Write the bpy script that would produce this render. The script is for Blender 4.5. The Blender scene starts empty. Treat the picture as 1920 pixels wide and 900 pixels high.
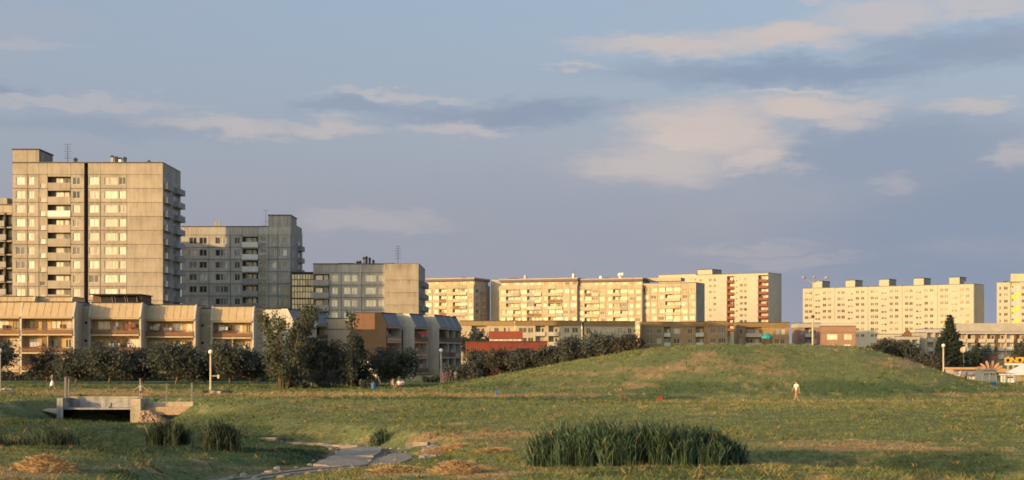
import bpy, bmesh, math, random
import numpy as np
from mathutils import Vector, Matrix

random.seed(7)
RNG = np.random.default_rng(7)
scene = bpy.context.scene
COL = scene.collection
R = math.radians

# ------------------------------------------------------------------ camera
F = 2800.0          # focal length in photo pixels (photo 1920 wide)
EYE = 4.5           # metres above the meadow
HZ = 658.0          # photo row of the horizon
cam = bpy.data.cameras.new("camera")
cam.sensor_width = 36.0
cam.lens = 36.0 * F / 1920.0
cam.shift_y = (HZ - 450.0) / 1920.0
cam.clip_start = 0.5
cam.clip_end = 30000.0
camo = bpy.data.objects.new("camera", cam)
camo.location = (0, 0, EYE)
camo.rotation_euler = (R(90), 0, 0)
COL.objects.link(camo)
scene.camera = camo

# ------------------------------------------------------------------ light
SUN_AZ = 49.5       # degrees to the left of straight behind the camera
SUN_EL = 9.0
EXPOSURE = 1.02
tosun = Vector((-math.sin(R(SUN_AZ)) * math.cos(R(SUN_EL)), -math.cos(R(SUN_AZ)) * math.cos(R(SUN_EL)), math.sin(R(SUN_EL))))
sl = bpy.data.lights.new("sun", 'SUN')
sl.energy = 2.6
sl.angle = R(0.55)
sl.color = (1.0, 0.63, 0.26)
so = bpy.data.objects.new("sun", sl)
so.rotation_euler = tosun.to_track_quat('Z', 'Y').to_euler()
so.location = (-200, -150, 120)
COL.objects.link(so)
scene.view_settings.view_transform = 'Standard'
scene.view_settings.look = 'None'
scene.view_settings.exposure = EXPOSURE
scene.view_settings.gamma = 1.0
scene.view_settings.use_curve_mapping = False
scene.render.engine = 'CYCLES'
scene.cycles.use_denoising = True
scene.cycles.max_bounces = 6
scene.cycles.filter_width = 1.7


def build_world():
    w = bpy.data.worlds.new("World")
    scene.world = w
    w.use_nodes = True
    nt = w.node_tree
    N = nt.nodes
    L = nt.links
    bg = N['Background']
    sky = N.new('ShaderNodeTexSky')
    sky.sky_type = 'NISHITA'
    sky.sun_disc = False
    sky.sun_elevation = R(SUN_EL)
    sky.sun_rotation = math.atan2(tosun.x, tosun.y)
    sky.air_density = 1.0
    sky.dust_density = 1.5
    sky.ozone_density = 1.2

    def math_(op, a, b=None, c=None):
        n = N.new('ShaderNodeMath')
        n.operation = op
        for i, v in enumerate((a, b, c)):
            if v is None:
                continue
            if isinstance(v, (int, float)):
                n.inputs[i].default_value = v
            else:
                L.new(v, n.inputs[i])
        return n.outputs[0]

    def vmath(op, a, b=None):
        n = N.new('ShaderNodeVectorMath')
        n.operation = op
        for i, v in enumerate((a, b)):
            if v is None:
                continue
            if isinstance(v, tuple):
                n.inputs[i].default_value = v
            else:
                L.new(v, n.inputs[i])
        return n

    def noise(vec, scale, detail, rough=0.55):
        n = N.new('ShaderNodeTexNoise')
        n.inputs['Scale'].default_value = scale
        n.inputs['Detail'].default_value = detail
        n.inputs['Roughness'].default_value = rough
        L.new(vec, n.inputs['Vector'])
        return n

    def maprange(v, a, b, c, d, smooth=True):
        n = N.new('ShaderNodeMapRange')
        n.interpolation_type = 'SMOOTHSTEP' if smooth else 'LINEAR'
        L.new(v, n.inputs[0])
        for i, x in enumerate((a, b, c, d)):
            n.inputs[i + 1].default_value = x
        return n.outputs[0]

    def mix(fac, a, b):
        n = N.new('ShaderNodeMix')
        n.data_type = 'RGBA'
        L.new(fac, n.inputs[0])
        for i, v in ((6, a), (7, b)):
            if isinstance(v, tuple):
                n.inputs[i].default_value = (*v, 1)
            else:
                L.new(v, n.inputs[i])
        return n.outputs[2]

    tc = N.new('ShaderNodeTexCoord')
    sep = N.new('ShaderNodeSeparateXYZ')
    L.new(tc.outputs['Generated'], sep.inputs[0])
    az = math_('MULTIPLY', math_('ARCTAN2', sep.outputs[0], sep.outputs[1]), 57.2958)
    el = math_('MULTIPLY', math_('ARCSINE', sep.outputs[2]), 57.2958)
    comb = N.new('ShaderNodeCombineXYZ')
    L.new(az, comb.inputs[0])
    L.new(el, comb.inputs[1])
    P = comb.outputs[0]
    # noise-warped sky coordinates give the clouds torn, streaky rims
    st = vmath('MULTIPLY', P, (0.45, 1.5, 1.0)).outputs[0]
    n1 = noise(st, 0.42, 5.0)
    n2 = noise(st, 1.6, 7.0, 0.62)
    w1 = vmath('MULTIPLY', vmath('SUBTRACT', n1.outputs['Color'], (.5, .5, .5)).outputs[0], (4.6, 1.7, 0)).outputs[0]
    w2 = vmath('MULTIPLY', vmath('SUBTRACT', n2.outputs['Color'], (.5, .5, .5)).outputs[0], (2.4, 1.0, 0)).outputs[0]
    PW = vmath('ADD', vmath('ADD', P, w1).outputs[0], w2).outputs[0]
    k = 57.2958 / F

    def blobs(lst):
        acc = None
        for (px, py, rx, ry, wt) in lst:
            a0, e0 = (px - 960) * k, (HZ - py) * k
            d = vmath('MULTIPLY', vmath('SUBTRACT', PW, (a0, e0, 0)).outputs[0], (1 / (rx * k), 1 / (ry * k), 0))
            ln = vmath('LENGTH', d.outputs[0]).outputs['Value']
            m = maprange(ln, 1.35, 0.28, 0.0, wt)
            acc = m if acc is None else math_('MAXIMUM', acc, m)
        return acc

    bright = blobs([
        (1260, 98, 190, 20, .8), (1450, 84, 190, 26, .9), (1640, 60, 130, 34, .6), (1830, 52, 150, 16, .55),
        (1330, 255, 150, 62, .9), (1500, 212, 150, 26, .9), (1230, 305, 170, 44, .7), (1420, 302, 80, 32, .85), (1590, 228, 60, 30, .6),
        (1290, 270, 110, 30, 1.0),
        (1790, 222, 100, 15, .6), (420, 250, 140, 18, .55), (610, 243, 120, 14, .55), (850, 246, 85, 12, .5), (740, 186, 150, 8, .45),
        (150, 216, 240, 12, .35), (1080, 138, 45, 7, .5), (1890, 310, 40, 30, .45), (1540, 22, 34, 12, .5), (700, 412, 140, 24, .3),
        (1640, 345, 40, 18, .25), (1400, 465, 120, 14, .22), (1480, 488, 130, 12, .2), (60, 120, 120, 10, .2), (1480, 183, 150, 6, .7),
    ])
    dark = blobs([
        (960, 218, 260, 24, .75), (1500, 148, 380, 28, .7), (1820, 118, 240, 46, .65), (1680, 300, 330, 75, .6), (1560, 260, 90, 24, .5),
        (680, 208, 140, 14, .5), (1300, 430, 820, 120, .15), (20, 200, 60, 14, .6), (200, 262, 300, 22, .35), (1850, 450, 460, 190, .75),
    ])
    # the same kind of broken cloud goes on all round the sky
    wide = noise(vmath('MULTIPLY', P, (0.35, 1.3, 1.0)).outputs[0], 0.16, 6.0, 0.55).outputs['Fac']
    streak = maprange(wide, 0.50, 0.72, 0.0, 0.45)
    # thin lavender veil lying in the lower sky
    # (towards the sun it gives way to the glow)
    dt = N.new('ShaderNodeVectorMath')
    dt.operation = 'DOT_PRODUCT'
    L.new(tc.outputs['Generated'], dt.inputs[0])
    dt.inputs[1].default_value = tuple(tosun)
    veil = math_('MULTIPLY', maprange(el, 15.0, 2.5, 0.0, 0.92), maprange(dt.outputs['Value'], -0.1, 0.6, 1.0, 0.0))
    s = 1.0 / (2 ** EXPOSURE)
    skyc = N.new('ShaderNodeVectorMath')
    skyc.operation = 'SCALE'
    L.new(sky.outputs[0], skyc.inputs[0])
    skyc.inputs['Scale'].default_value = 0.15
    c = skyc.outputs[0]
    hi = maprange(dt.outputs['Value'], -0.1, 0.6, 0.80, 0.0)
    c = mix(hi, c, (0.300 * s, 0.362 * s, 0.475 * s))
    c = mix(veil, c, (0.336 * s, 0.338 * s, 0.402 * s))
    c = mix(dark, c, (0.24 * s, 0.305 * s, 0.425 * s))
    c = mix(streak, c, (0.44 * s, 0.42 * s, 0.47 * s))
    c = mix(bright, c, (0.62 * s, 0.535 * s, 0.50 * s))
    L.new(c, bg.inputs[0])
    bg.inputs[1].default_value = 1.0


build_world()

# ------------------------------------------------------------------ small helpers


def wx(px, D):
    return (px - 960.0) * D / F


def wz(py, D):
    return EYE + (HZ - py) * D / F


class MB:
    """collects faces for one mesh"""

    def __init__(self):
        self.v = []
        self.f = []
        self.m = []

    def quad(self, a, b, c, d, m=0):
        i = len(self.v)
        self.v += [a, b, c, d]
        self.f.append((i, i + 1, i + 2, i + 3))
        self.m.append(m)

    def tri(self, a, b, c, m=0):
        i = len(self.v)
        self.v += [a, b, c]
        self.f.append((i, i + 1, i + 2))
        self.m.append(m)

    def poly(self, pts, m=0):
        i = len(self.v)
        self.v += list(pts)
        self.f.append(tuple(range(i, i + len(pts))))
        self.m.append(m)

    def box(self, x0, x1, y0, y1, z0, z1, m=0):
        i = len(self.v)
        self.v += [(x0, y0, z0), (x1, y0, z0), (x1, y1, z0), (x0, y1, z0), (x0, y0, z1), (x1, y0, z1), (x1, y1, z1), (x0, y1, z1)]
        for q in ((0, 3, 2, 1), (4, 5, 6, 7), (0, 1, 5, 4), (1, 2, 6, 5), (2, 3, 7, 6), (3, 0, 4, 7)):
            self.f.append(tuple(i + k for k in q))
            self.m.append(m)

    def prism(self, pts, x0, x1, m=0):
        """pts: outline in (y, z); extruded along x"""
        n = len(pts)
        i = len(self.v)
        self.v += [(x0, y, z) for y, z in pts] + [(x1, y, z) for y, z in pts]
        self.f.append(tuple(i + k for k in range(n)))
        self.f.append(tuple(i + n + k for k in reversed(range(n))))
        self.m += [m, m]
        for k in range(n):
            k2 = (k + 1) % n
            self.f.append((i + k, i + n + k, i + n + k2, i + k2))
            self.m.append(m)

    def slabpoly(self, pts, z0, z1, m=0):
        """pts: outline in (x, y); extruded along z"""
        n = len(pts)
        i = len(self.v)
        self.v += [(x, y, z0) for x, y in pts] + [(x, y, z1) for x, y in pts]
        self.f.append(tuple(i + k for k in reversed(range(n))))
        self.f.append(tuple(i + n + k for k in range(n)))
        self.m += [m, m]
        for k in range(n):
            k2 = (k + 1) % n
            self.f.append((i + k, i + k2, i + n + k2, i + n + k))
            self.m.append(m)

    def tube(self, pts, rad, n=7, m=0, cap=True):
        rings = []
        pts = [Vector(p) for p in pts]
        for k, p in enumerate(pts):
            if k == 0:
                d = pts[1] - pts[0]
            elif k == len(pts) - 1:
                d = pts[-1] - pts[-2]
            else:
                d = pts[k + 1] - pts[k - 1]
            d.normalize()
            a = Vector((0, 0, 1)) if abs(d.z) < .9 else Vector((1, 0, 0))
            u = d.cross(a).normalized()
            v = d.cross(u).normalized()
            r = rad[k] if isinstance(rad, (list, tuple)) else rad
            i = len(self.v)
            for j in range(n):
                t = 2 * math.pi * j / n
                q = p + u * (r * math.cos(t)) + v * (r * math.sin(t))
                self.v.append(tuple(q))
            rings.append(i)
        for a, b in zip(rings[:-1], rings[1:]):
            for j in range(n):
                j2 = (j + 1) % n
                self.f.append((a + j, b + j, b + j2, a + j2))
                self.m.append(m)
        if cap:
            self.f.append(tuple(rings[0] + j for j in range(n)))
            self.f.append(tuple(rings[-1] + j for j in reversed(range(n))))
            self.m += [m, m]

    def lathe(self, prof, cx=0, cy=0, n=14, m=0):
        """prof: list of (r, z)"""
        rings = []
        for r, z in prof:
            i = len(self.v)
            for j in range(n):
                t = 2 * math.pi * j / n
                self.v.append((cx + r * math.cos(t), cy + r * math.sin(t), z))
            rings.append(i)
        for a, b in zip(rings[:-1], rings[1:]):
            for j in range(n):
                j2 = (j + 1) % n
                self.f.append((a + j, a + j2, b + j2, b + j))
                self.m.append(m)
        self.f.append(tuple(rings[0] + j for j in reversed(range(n))))
        self.f.append(tuple(rings[-1] + j for j in range(n)))
        self.m += [m, m]

    def sphere(self, c, r, n=14, k=9, sz=1.0, m=0):
        prof = []
        for j in range(k + 1):
            t = -math.pi / 2 + math.pi * j / k
            prof.append((max(1e-3, r * math.cos(t)), c[2] + r * sz * math.sin(t)))
        self.lathe(prof, c[0], c[1], n, m)

    def mesh(self, name, mats, smooth=False):
        me = bpy.data.meshes.new(name)
        me.from_pydata(self.v, [], self.f)
        if not isinstance(mats, (list, tuple)):
            mats = [mats]
        for mt in mats:
            me.materials.append(mt)
        if len(mats) > 1:
            me.polygons.foreach_set("material_index", self.m)
        if smooth:
            me.polygons.foreach_set("use_smooth", [True] * len(me.polygons))
        me.update()
        return me

    def build(self, name, mats, parent=None, loc=(0, 0, 0), rz=0.0, smooth=False):
        return link(name, self.mesh(name, mats, smooth), parent, loc, rz)


def link(name, me, parent=None, loc=(0, 0, 0), rz=0.0, mat=None):
    o = bpy.data.objects.new(name, me)
    o.location = loc
    o.rotation_euler = (0, 0, rz)
    if parent is not None:
        o.parent = parent
    COL.objects.link(o)
    if mat is not None and me is not None:
        o.material_slots[0].link = 'OBJECT'
        o.material_slots[0].material = mat
    return o


def tag(o, label=None, cat=None, group=None, kind=None):
    if label:
        o["label"] = label
    if cat:
        o["category"] = cat
    if group:
        o["group"] = group
    if kind:
        o["kind"] = kind
    return o


def empty(name, loc, rz, label, cat, group=None):
    o = link(name, None, None, loc, rz)
    o.empty_display_size = 0.5
    return tag(o, label, cat, group)


# ------------------------------------------------------------------ materials
def material(name, color, rough=0.85, var=0.25, scale=0.6, streak=0.0, rand=0.0, spec=0.3, fine=0.0, metal=0.0, bump=0.0):
    """procedural surface: mottling, vertical weather streaks, fine grain and a per-piece shade"""
    m = bpy.data.materials.new(name)
    m.use_nodes = True
    nt = m.node_tree
    N, L = nt.nodes, nt.links
    b = N['Principled BSDF']
    b.inputs['Roughness'].default_value = rough
    b.inputs['Specular IOR Level'].default_value = spec
    b.inputs['Metallic'].default_value = metal
    geo = N.new('ShaderNodeNewGeometry')
    rgb = N.new('ShaderNodeRGB')
    rgb.outputs[0].default_value = (*color, 1)
    out = rgb.outputs[0]

    def scaleby(col, fac):
        n = N.new('ShaderNodeVectorMath')
        n.operation = 'SCALE'
        L.new(col, n.inputs[0])
        L.new(fac, n.inputs['Scale'])
        return n.outputs[0]

    def rng(v, a, b_, c, d):
        n = N.new('ShaderNodeMapRange')
        L.new(v, n.inputs[0])
        for i, x in enumerate((a, b_, c, d)):
            n.inputs[i + 1].default_value = x
        return n.outputs[0]

    if var:
        n = N.new('ShaderNodeTexNoise')
        n.inputs['Scale'].default_value = scale
        n.inputs['Detail'].default_value = 6
        n.inputs['Roughness'].default_value = .62
        L.new(geo.outputs['Position'], n.inputs['Vector'])
        out = scaleby(out, rng(n.outputs['Fac'], .25, .75, 1 - var, 1 + var))
    if streak:
        mp = N.new('ShaderNodeMapping')
        mp.inputs['Scale'].default_value = (2.6, 2.6, 0.16)
        L.new(geo.outputs['Position'], mp.inputs['Vector'])
        n = N.new('ShaderNodeTexNoise')
        n.inputs['Scale'].default_value = 1.0
        n.inputs['Detail'].default_value = 4
        L.new(mp.outputs[0], n.inputs['Vector'])
        out = scaleby(out, rng(n.outputs['Fac'], .45, .75, 1.0, 1 - streak))
    if fine:
        n = N.new('ShaderNodeTexNoise')
        n.inputs['Scale'].default_value = 9
        n.inputs['Detail'].default_value = 3
        L.new(geo.outputs['Position'], n.inputs['Vector'])
        out = scaleby(out, rng(n.outputs['Fac'], .3, .7, 1 - fine, 1 + fine))
    if rand:
        oi = N.new('ShaderNodeObjectInfo')
        out = scaleby(out, rng(oi.outputs['Random'], 0, 1, 1 - rand, 1 + rand))
    L.new(out, b.inputs['Base Color'])
    if bump:
        n = N.new('ShaderNodeTexNoise')
        n.inputs['Scale'].default_value = 6
        n.inputs['Detail'].default_value = 5
        L.new(geo.outputs['Position'], n.inputs['Vector'])
        bp = N.new('ShaderNodeBump')
        bp.inputs['Strength'].default_value = bump
        bp.inputs['Distance'].default_value = .05
        L.new(n.outputs['Fac'], bp.inputs['Height'])
        L.new(bp.outputs[0], b.inputs['Normal'])
    return m


def add_joint_stain(m, z0=1.5, z1=2.75, amt=.42):
    """dark rain stains hanging from the top joint of each panel"""
    nt = m.node_tree
    N, L = nt.nodes, nt.links
    b = N['Principled BSDF']
    src = b.inputs['Base Color'].links[0].from_socket
    tc = N.new('ShaderNodeTexCoord')
    sp = N.new('ShaderNodeSeparateXYZ')
    L.new(tc.outputs['Object'], sp.inputs[0])
    zr = N.new('ShaderNodeMapRange')
    for i, v in enumerate((z0, z1, 0, 1)):
        zr.inputs[i + 1].default_value = v
    L.new(sp.outputs[2], zr.inputs[0])
    geo = N.new('ShaderNodeNewGeometry')
    mp = N.new('ShaderNodeMapping')
    mp.inputs['Scale'].default_value = (1.7, 1.7, .12)
    L.new(geo.outputs['Position'], mp.inputs[0])
    n = N.new('ShaderNodeTexNoise')
    n.inputs['Scale'].default_value = 1.0
    n.inputs['Detail'].default_value = 5
    n.inputs['Roughness'].default_value = .7
    L.new(mp.outputs[0], n.inputs['Vector'])
    nr = N.new('ShaderNodeMapRange')
    for i, v in enumerate((.42, .72, 0, 1)):
        nr.inputs[i + 1].default_value = v
    L.new(n.outputs['Fac'], nr.inputs[0])
    mu = N.new('ShaderNodeMath')
    mu.operation = 'MULTIPLY'
    L.new(zr.outputs[0], mu.inputs[0])
    L.new(nr.outputs[0], mu.inputs[1])
    fr = N.new('ShaderNodeMapRange')
    for i, v in enumerate((0, 1, 1, 1 - amt)):
        fr.inputs[i + 1].default_value = v
    L.new(mu.outputs[0], fr.inputs[0])
    sc = N.new('ShaderNodeVectorMath')
    sc.operation = 'SCALE'
    L.new(src, sc.inputs[0])
    L.new(fr.outputs[0], sc.inputs['Scale'])
    L.new(sc.outputs[0], b.inputs['Base Color'])


def pane_material(name, stops, rough=0.06, ior=1.6):
    """window: curtains of differing paleness, painted reflections or a dark room behind glossy glass"""
    m = bpy.data.materials.new(name)
    m.use_nodes = True
    nt = m.node_tree
    N, L = nt.nodes, nt.links
    b = N['Principled BSDF']
    b.inputs['Roughness'].default_value = .9
    b.inputs['Specular IOR Level'].default_value = .1
    b.inputs['Coat Weight'].default_value = 1.0
    b.inputs['Coat Roughness'].default_value = rough
    b.inputs['Coat IOR'].default_value = ior
    oi = N.new('ShaderNodeObjectInfo')
    cr = N.new('ShaderNodeValToRGB')
    cr.color_ramp.interpolation = 'CONSTANT'
    e = cr.color_ramp.elements
    e[0].position, e[0].color = stops[0][0], (*stops[0][1], 1)
    e[1].position, e[1].color = stops[1][0], (*stops[1][1], 1)
    for p, c in stops[2:]:
        q = e.new(p)
        q.color = (*c, 1)
    L.new(oi.outputs['Random'], cr.inputs[0])
    geo = N.new('ShaderNodeNewGeometry')
    mp = N.new('ShaderNodeMapping')
    mp.inputs['Scale'].default_value = (2.2, 2.2, 0.25)
    L.new(geo.outputs['Position'], mp.inputs[0])
    n = N.new('ShaderNodeTexNoise')
    n.inputs['Scale'].default_value = 1.2
    n.inputs['Detail'].default_value = 3
    L.new(mp.outputs[0], n.inputs['Vector'])
    mr = N.new('ShaderNodeMapRange')
    mr.inputs[1].default_value, mr.inputs[2].default_value = .3, .7
    mr.inputs[3].default_value, mr.inputs[4].default_value = .55, 1.2
    L.new(n.outputs['Fac'], mr.inputs[0])
    sc = N.new('ShaderNodeVectorMath')
    sc.operation = 'SCALE'
    L.new(cr.outputs[0], sc.inputs[0])
    L.new(mr.outputs[0], sc.inputs['Scale'])
    L.new(sc.outputs[0], b.inputs['Base Color'])
    return m


M = {}
M['concrete'] = material('concrete', (.385, .335, .27), .9, .16, .35, .22, .07, fine=.08)
M['slab_panel'] = material('slab_panel', (.40, .345, .245), .9, .15, .4, .16, .10, fine=.08)
M['concrete_pale'] = material('concrete_pale', (.42, .38, .31), .9, .15, .4, .16, .06, fine=.08)
M['concrete_grey'] = material('concrete_grey', (.43, .405, .355), .9, .18, .35, .24, .10, fine=.08)
M['gable_grey'] = material('gable_grey', (.50, .46, .38), .9, .15, .5, .18, .05, fine=.08)
add_joint_stain(M['concrete'])
add_joint_stain(M['concrete_grey'])
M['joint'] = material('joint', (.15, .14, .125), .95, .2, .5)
M['core'] = material('core_wall', (.30, .28, .25), .95, .2, .4, .2)
M['roof_grey'] = material('roof_grey', (.20, .22, .24), .7, .1, 1)  # blue-grey shade painted in; the sunlit roof fronts are tan
M['bitumen'] = material('bitumen', (.05, .05, .052), .9, .3, 2)
M['dark_metal'] = material('dark_metal', (.045, .045, .05), .6, .2, 2)
M['grey_metal'] = material('grey_metal', (.32, .33, .34), .5, .15, 2, metal=.4)
M['white_paint'] = material('white_paint', (.74, .72, .68), .7, .08, 1.2, .08, .05)
M['frame_white'] = material('frame_white', (.62, .60, .56), .6, .1, 1)
M['frame_brown'] = material('frame_brown', (.16, .09, .055), .6, .1, 1)
M['balcony_grey'] = material('balcony_grey', (.33, .32, .31), .9, .15, .8, .15, .15)
M['cream'] = material('cream', (.42, .395, .315), .85, .07, .3, .08)
M['cream_white'] = material('cream_white', (.52, .485, .40), .85, .06, .3, .07)
M['ochre'] = material('ochre', (.33, .235, .12), .9, .14, .5, .12, fine=.06)
M['ochre_dark'] = material('ochre_dark', (.26, .175, .09), .9, .14, .5, .12)
M['ochre_pale'] = material('ochre_pale', (.50, .42, .29), .9, .1, .5, .12)
M['pink'] = material('pink_plaster', (.31, .19, .13), .9, .12, .5, .1)
M['red'] = material('red_cladding', (.25, .06, .04), .75, .12, .8, .15)
M['maroon'] = material('maroon', (.22, .07, .06), .8, .15, 1)
M['brown'] = material('brown_cladding', (.16, .085, .052), .8, .15, .8, .15, .06)
M['fin_pale'] = material('fin_pale', (.52, .47, .40), .9, .12, .8, .2)
M['umber'] = material('umber_cladding_shade', (.034, .026, .023), .85, .15, .8)  # dark cladding, also painted shade on the brown-topped gable
M['roof_plum'] = material('roof_plum', (.15, .105, .12), .8, .12, 1)
M['roof_tan'] = material('roof_tan', (.47, .36, .215), .8, .09, .6, .12)
M['plaster_warm'] = material('plaster_warm', (.52, .335, .17), .9, .12, .6, .1)
M['plaster_tan'] = material('plaster_tan', (.46, .37, .26), .9, .12, .6, .14)
M['wood'] = material('wood_parapet', (.22, .12, .07), .85, .2, 2, 0, .15)
M['door_dark'] = material('door_dark', (.06, .045, .04), .6, .2, 1)
M['yellow'] = material('yellow_panel', (.62, .50, .12), .8, .08, 1)
M['lilac'] = material('lilac_panel', (.45, .42, .46), .8, .08, 1)
M['mint'] = material('mint_panel', (.50, .57, .46), .8, .08, 1)
M['straw'] = material('straw', (.42, .27, .12), .95, .3, 3)
M['rust'] = material('rust', (.22, .10, .06), .9, .25, 2)
M['stone'] = material('stone_slab', (.25, .23, .195), .92, .32, 1.3, 0, .12, fine=.3, bump=.8)
M['mud'] = material('mud', (.16, .13, .10), .9, .25, 1.2, fine=.2)
M['rubble'] = material('rubble', (.42, .30, .20), .95, .25, 3, 0, .15, fine=.2, bump=.6)
M['bark'] = material('bark', (.16, .11, .075), .95, .3, 3)
M['bark_pale'] = material('bark_pale', (.34, .22, .14), .95, .3, 3)
M['lamp_pole'] = material('lamp_pole', (.50, .43, .32), .8, .12, 2)
M['skin'] = material('skin', (.52, .27, .17), .6, .05, 5)
M['hair_dark'] = material('hair_dark', (.04, .028, .02), .7, .1, 9)
M['hair_fair'] = material('hair_fair', (.34, .22, .11), .7, .1, 9)
M['blue'] = material('blue_plastic', (.05, .14, .36), .5, .1, 3)
M['teal'] = material('teal', (.02, .28, .28), .6, .1, 3)
M['cobalt'] = material('cobalt', (.02, .16, .42), .6, .1, 3)
M['scarlet'] = material('scarlet', (.5, .04, .03), .6, .1, 3)
M['hedge'] = None
M['pane_bright'] = pane_material('pane_bright', [(0, (.74, .70, .57)), (.3, (.64, .58, .45)), (.55, (.80, .76, .66)), (.72, (.50, .44, .33)), (.86, (.34, .29, .21)), (.94, (.10, .085, .07))])
M['pane_warm_reflect'] = pane_material('pane_warm_reflect', [(0, (.88, .80, .60)), (.5, (.80, .70, .50)), (.8, (.62, .56, .46)), (.93, (.2, .18, .16))], ior=1.9)  # sunset sky reflection painted in as a pale warm pane colour
M['pane_mixed'] = pane_material('pane_mixed', [(0, (.05, .05, .05)), (.34, (.12, .115, .11)), (.52, (.30, .29, .27)), (.72, (.52, .49, .44)), (.9, (.68, .64, .58))])
M['pane_far'] = pane_material('pane_far', [(0, (.10, .07, .05)), (.35, (.16, .12, .08)), (.6, (.24, .19, .13)), (.88, (.36, .31, .22))], ior=1.35)
M['pane_slab'] = pane_material('pane_slab', [(0, (.70, .65, .50)), (.45, (.55, .46, .32)), (.7, (.28, .19, .12)), (.86, (.07, .05, .045))], ior=1.4)
M['pane_dark'] = pane_material('pane_dark', [(0, (.03, .03, .035)), (.6, (.06, .06, .06)), (.85, (.15, .14, .13))])
M['pane_stair'] = pane_material('pane_stair', [(0, (.66, .50, .28)), (.4, (.80, .64, .38)), (.7, (.40, .27, .15)), (.9, (.06, .05, .05))], ior=1.9)  # warm reflections painted into the stair glass colours


# ------------------------------------------------------------------ pieces of buildings
_cache = {}


def wall_mesh(w, h, openings, t, mats, name='panel'):
    """a wall or panel of thickness t (front at y=0) with true openings; openings = (x0, x1, z0, z1)"""
    ops = tuple((round(a, 3), round(b, 3), round(c, 3), round(d, 3)) for a, b, c, d in openings)
    key = (name, round(w, 3), round(h, 3), ops, t, mats.name)
    if key in _cache:
        return _cache[key]
    xs = sorted({0.0, w, *[o[0] for o in ops], *[o[1] for o in ops]})
    zs = sorted({0.0, h, *[o[2] for o in ops], *[o[3] for o in ops]})
    b = MB()
    for i in range(len(xs) - 1):
        cx = (xs[i] + xs[i + 1]) / 2
        colops = [o for o in ops if o[0] < cx < o[1]]
        z0 = None
        for j in range(len(zs) - 1):
            cz = (zs[j] + zs[j + 1]) / 2
            hole = any(o[2] < cz < o[3] for o in colops)
            if hole:
                if z0 is not None:
                    b.quad((xs[i], 0, z0), (xs[i + 1], 0, z0), (xs[i + 1], 0, zs[j]), (xs[i], 0, zs[j]))
                    z0 = None
            elif z0 is None:
                z0 = zs[j]
        if z0 is not None:
            b.quad((xs[i], 0, z0), (xs[i + 1], 0, z0), (xs[i + 1], 0, h), (xs[i], 0, h))
    for (x0, x1, z0, z1) in ops:
        b.quad((x0, 0, z0), (x0, 0, z1), (x0, t, z1), (x0, t, z0))
        b.quad((x1, 0, z0), (x1, t, z0), (x1, t, z1), (x1, 0, z1))
        b.quad((x0, 0, z0), (x0, t, z0), (x1, t, z0), (x1, 0, z0))
        b.quad((x0, 0, z1), (x1, 0, z1), (x1, t, z1), (x0, t, z1))
    b.quad((0, 0, 0), (0, 0, h), (0, t, h), (0, t, 0))
    b.quad((w, 0, 0), (w, t, 0), (w, t, h), (w, 0, h))
    b.quad((0, 0, 0), (0, t, 0), (w, t, 0), (w, 0, 0))
    b.quad((0, 0, h), (w, 0, h), (w, t, h), (0, t, h))
    me = b.mesh(name, mats)
    _cache[key] = me
    return me


def window_meshes(w, h, nm, mats, fr=.07):
    key = ('win', round(w, 2), round(h, 2), nm, mats.name, fr)
    if key in _cache:
        return _cache[key]
    b = MB()
    f = min(fr, w * .14)
    b.box(0, w, 0, .07, 0, f)
    b.box(0, w, 0, .07, h - f, h)
    b.box(0, f, .002, .068, f, h - f)
    b.box(w - f, w, .002, .068, f, h - f)
    for k in range(nm):
        x = w * (k + 1) / (nm + 1)
        b.box(x - f * .55, x + f * .55, .004, .066, f, h - f)
    me = b.mesh('window', mats)
    p = MB()
    p.quad((f * .5, 0, f * .5), (w - f * .5, 0, f * .5), (w - f * .5, 0, h - f * .5), (f * .5, 0, h - f * .5))
    pe = p.mesh('pane', M['pane_bright'])
    _cache[key] = (me, pe)
    return me, pe


class Face:
    """a wall plane of a building: origin (local x, y) of its left end seen from outside, and its turn"""

    def __init__(self, root, ox, oy, rz=0.0):
        self.root, self.ox, self.oy, self.rz = root, ox, oy, rz
        self.c, self.s = math.cos(rz), math.sin(rz)

    def at(self, u, d, z):
        """u along the wall, d inwards, z up"""
        return (self.ox + u * self.c - d * self.s, self.oy + u * self.s + d * self.c, z)

    def put(self, name, me, u, d, z, mat=None):
        return link(name, me, self.root, self.at(u, d, z), self.rz, mat)

    def window(self, u, z, w, h, nm=1, d=.1, frame='frame_white', pane='pane_bright', name='window'):
        me, pe = window_meshes(w, h, nm, M[frame])
        o = self.put(name, me, u, d, z)
        link('pane', pe, o, (0, .04, 0), 0, M[pane])
        return o

    def balcony(self, u, z, w, out, ph, mat, slabmat='concrete_grey', d=0.0, sides=True, rail=None, gap=0.0):
        """slab with a parapet of height ph standing 'out' metres proud of the wall"""
        b = MB()
        b.box(0, w, -out, max(.02, d), -.14, 0)
        o = self.put('balcony', b.mesh('balcony', M[slabmat]), u, 0, z)
        p = MB()
        p.box(0, w, -out - .06, -out, gap - .18, ph)
        if sides and out > .25:
            p.box(0, .06, -out, -.02, gap, ph)
            p.box(w - .06, w, -out, -.02, gap, ph)
        link('parapet', p.mesh('parapet', M[mat] if isinstance(mat, str) else mat), o)
        if rail:
            r = MB()
            r.box(-.01, w + .01, -out - .075, -out + .02, ph + .12, ph + .18)
            for k in range(5):
                x = w * k / 4
                r.box(max(0, x - .02), min(w, x + .02), -out - .05, -out - .01, ph, ph + .12)
            link('railing', r.mesh('railing', M[rail]), o)
        return o


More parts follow.
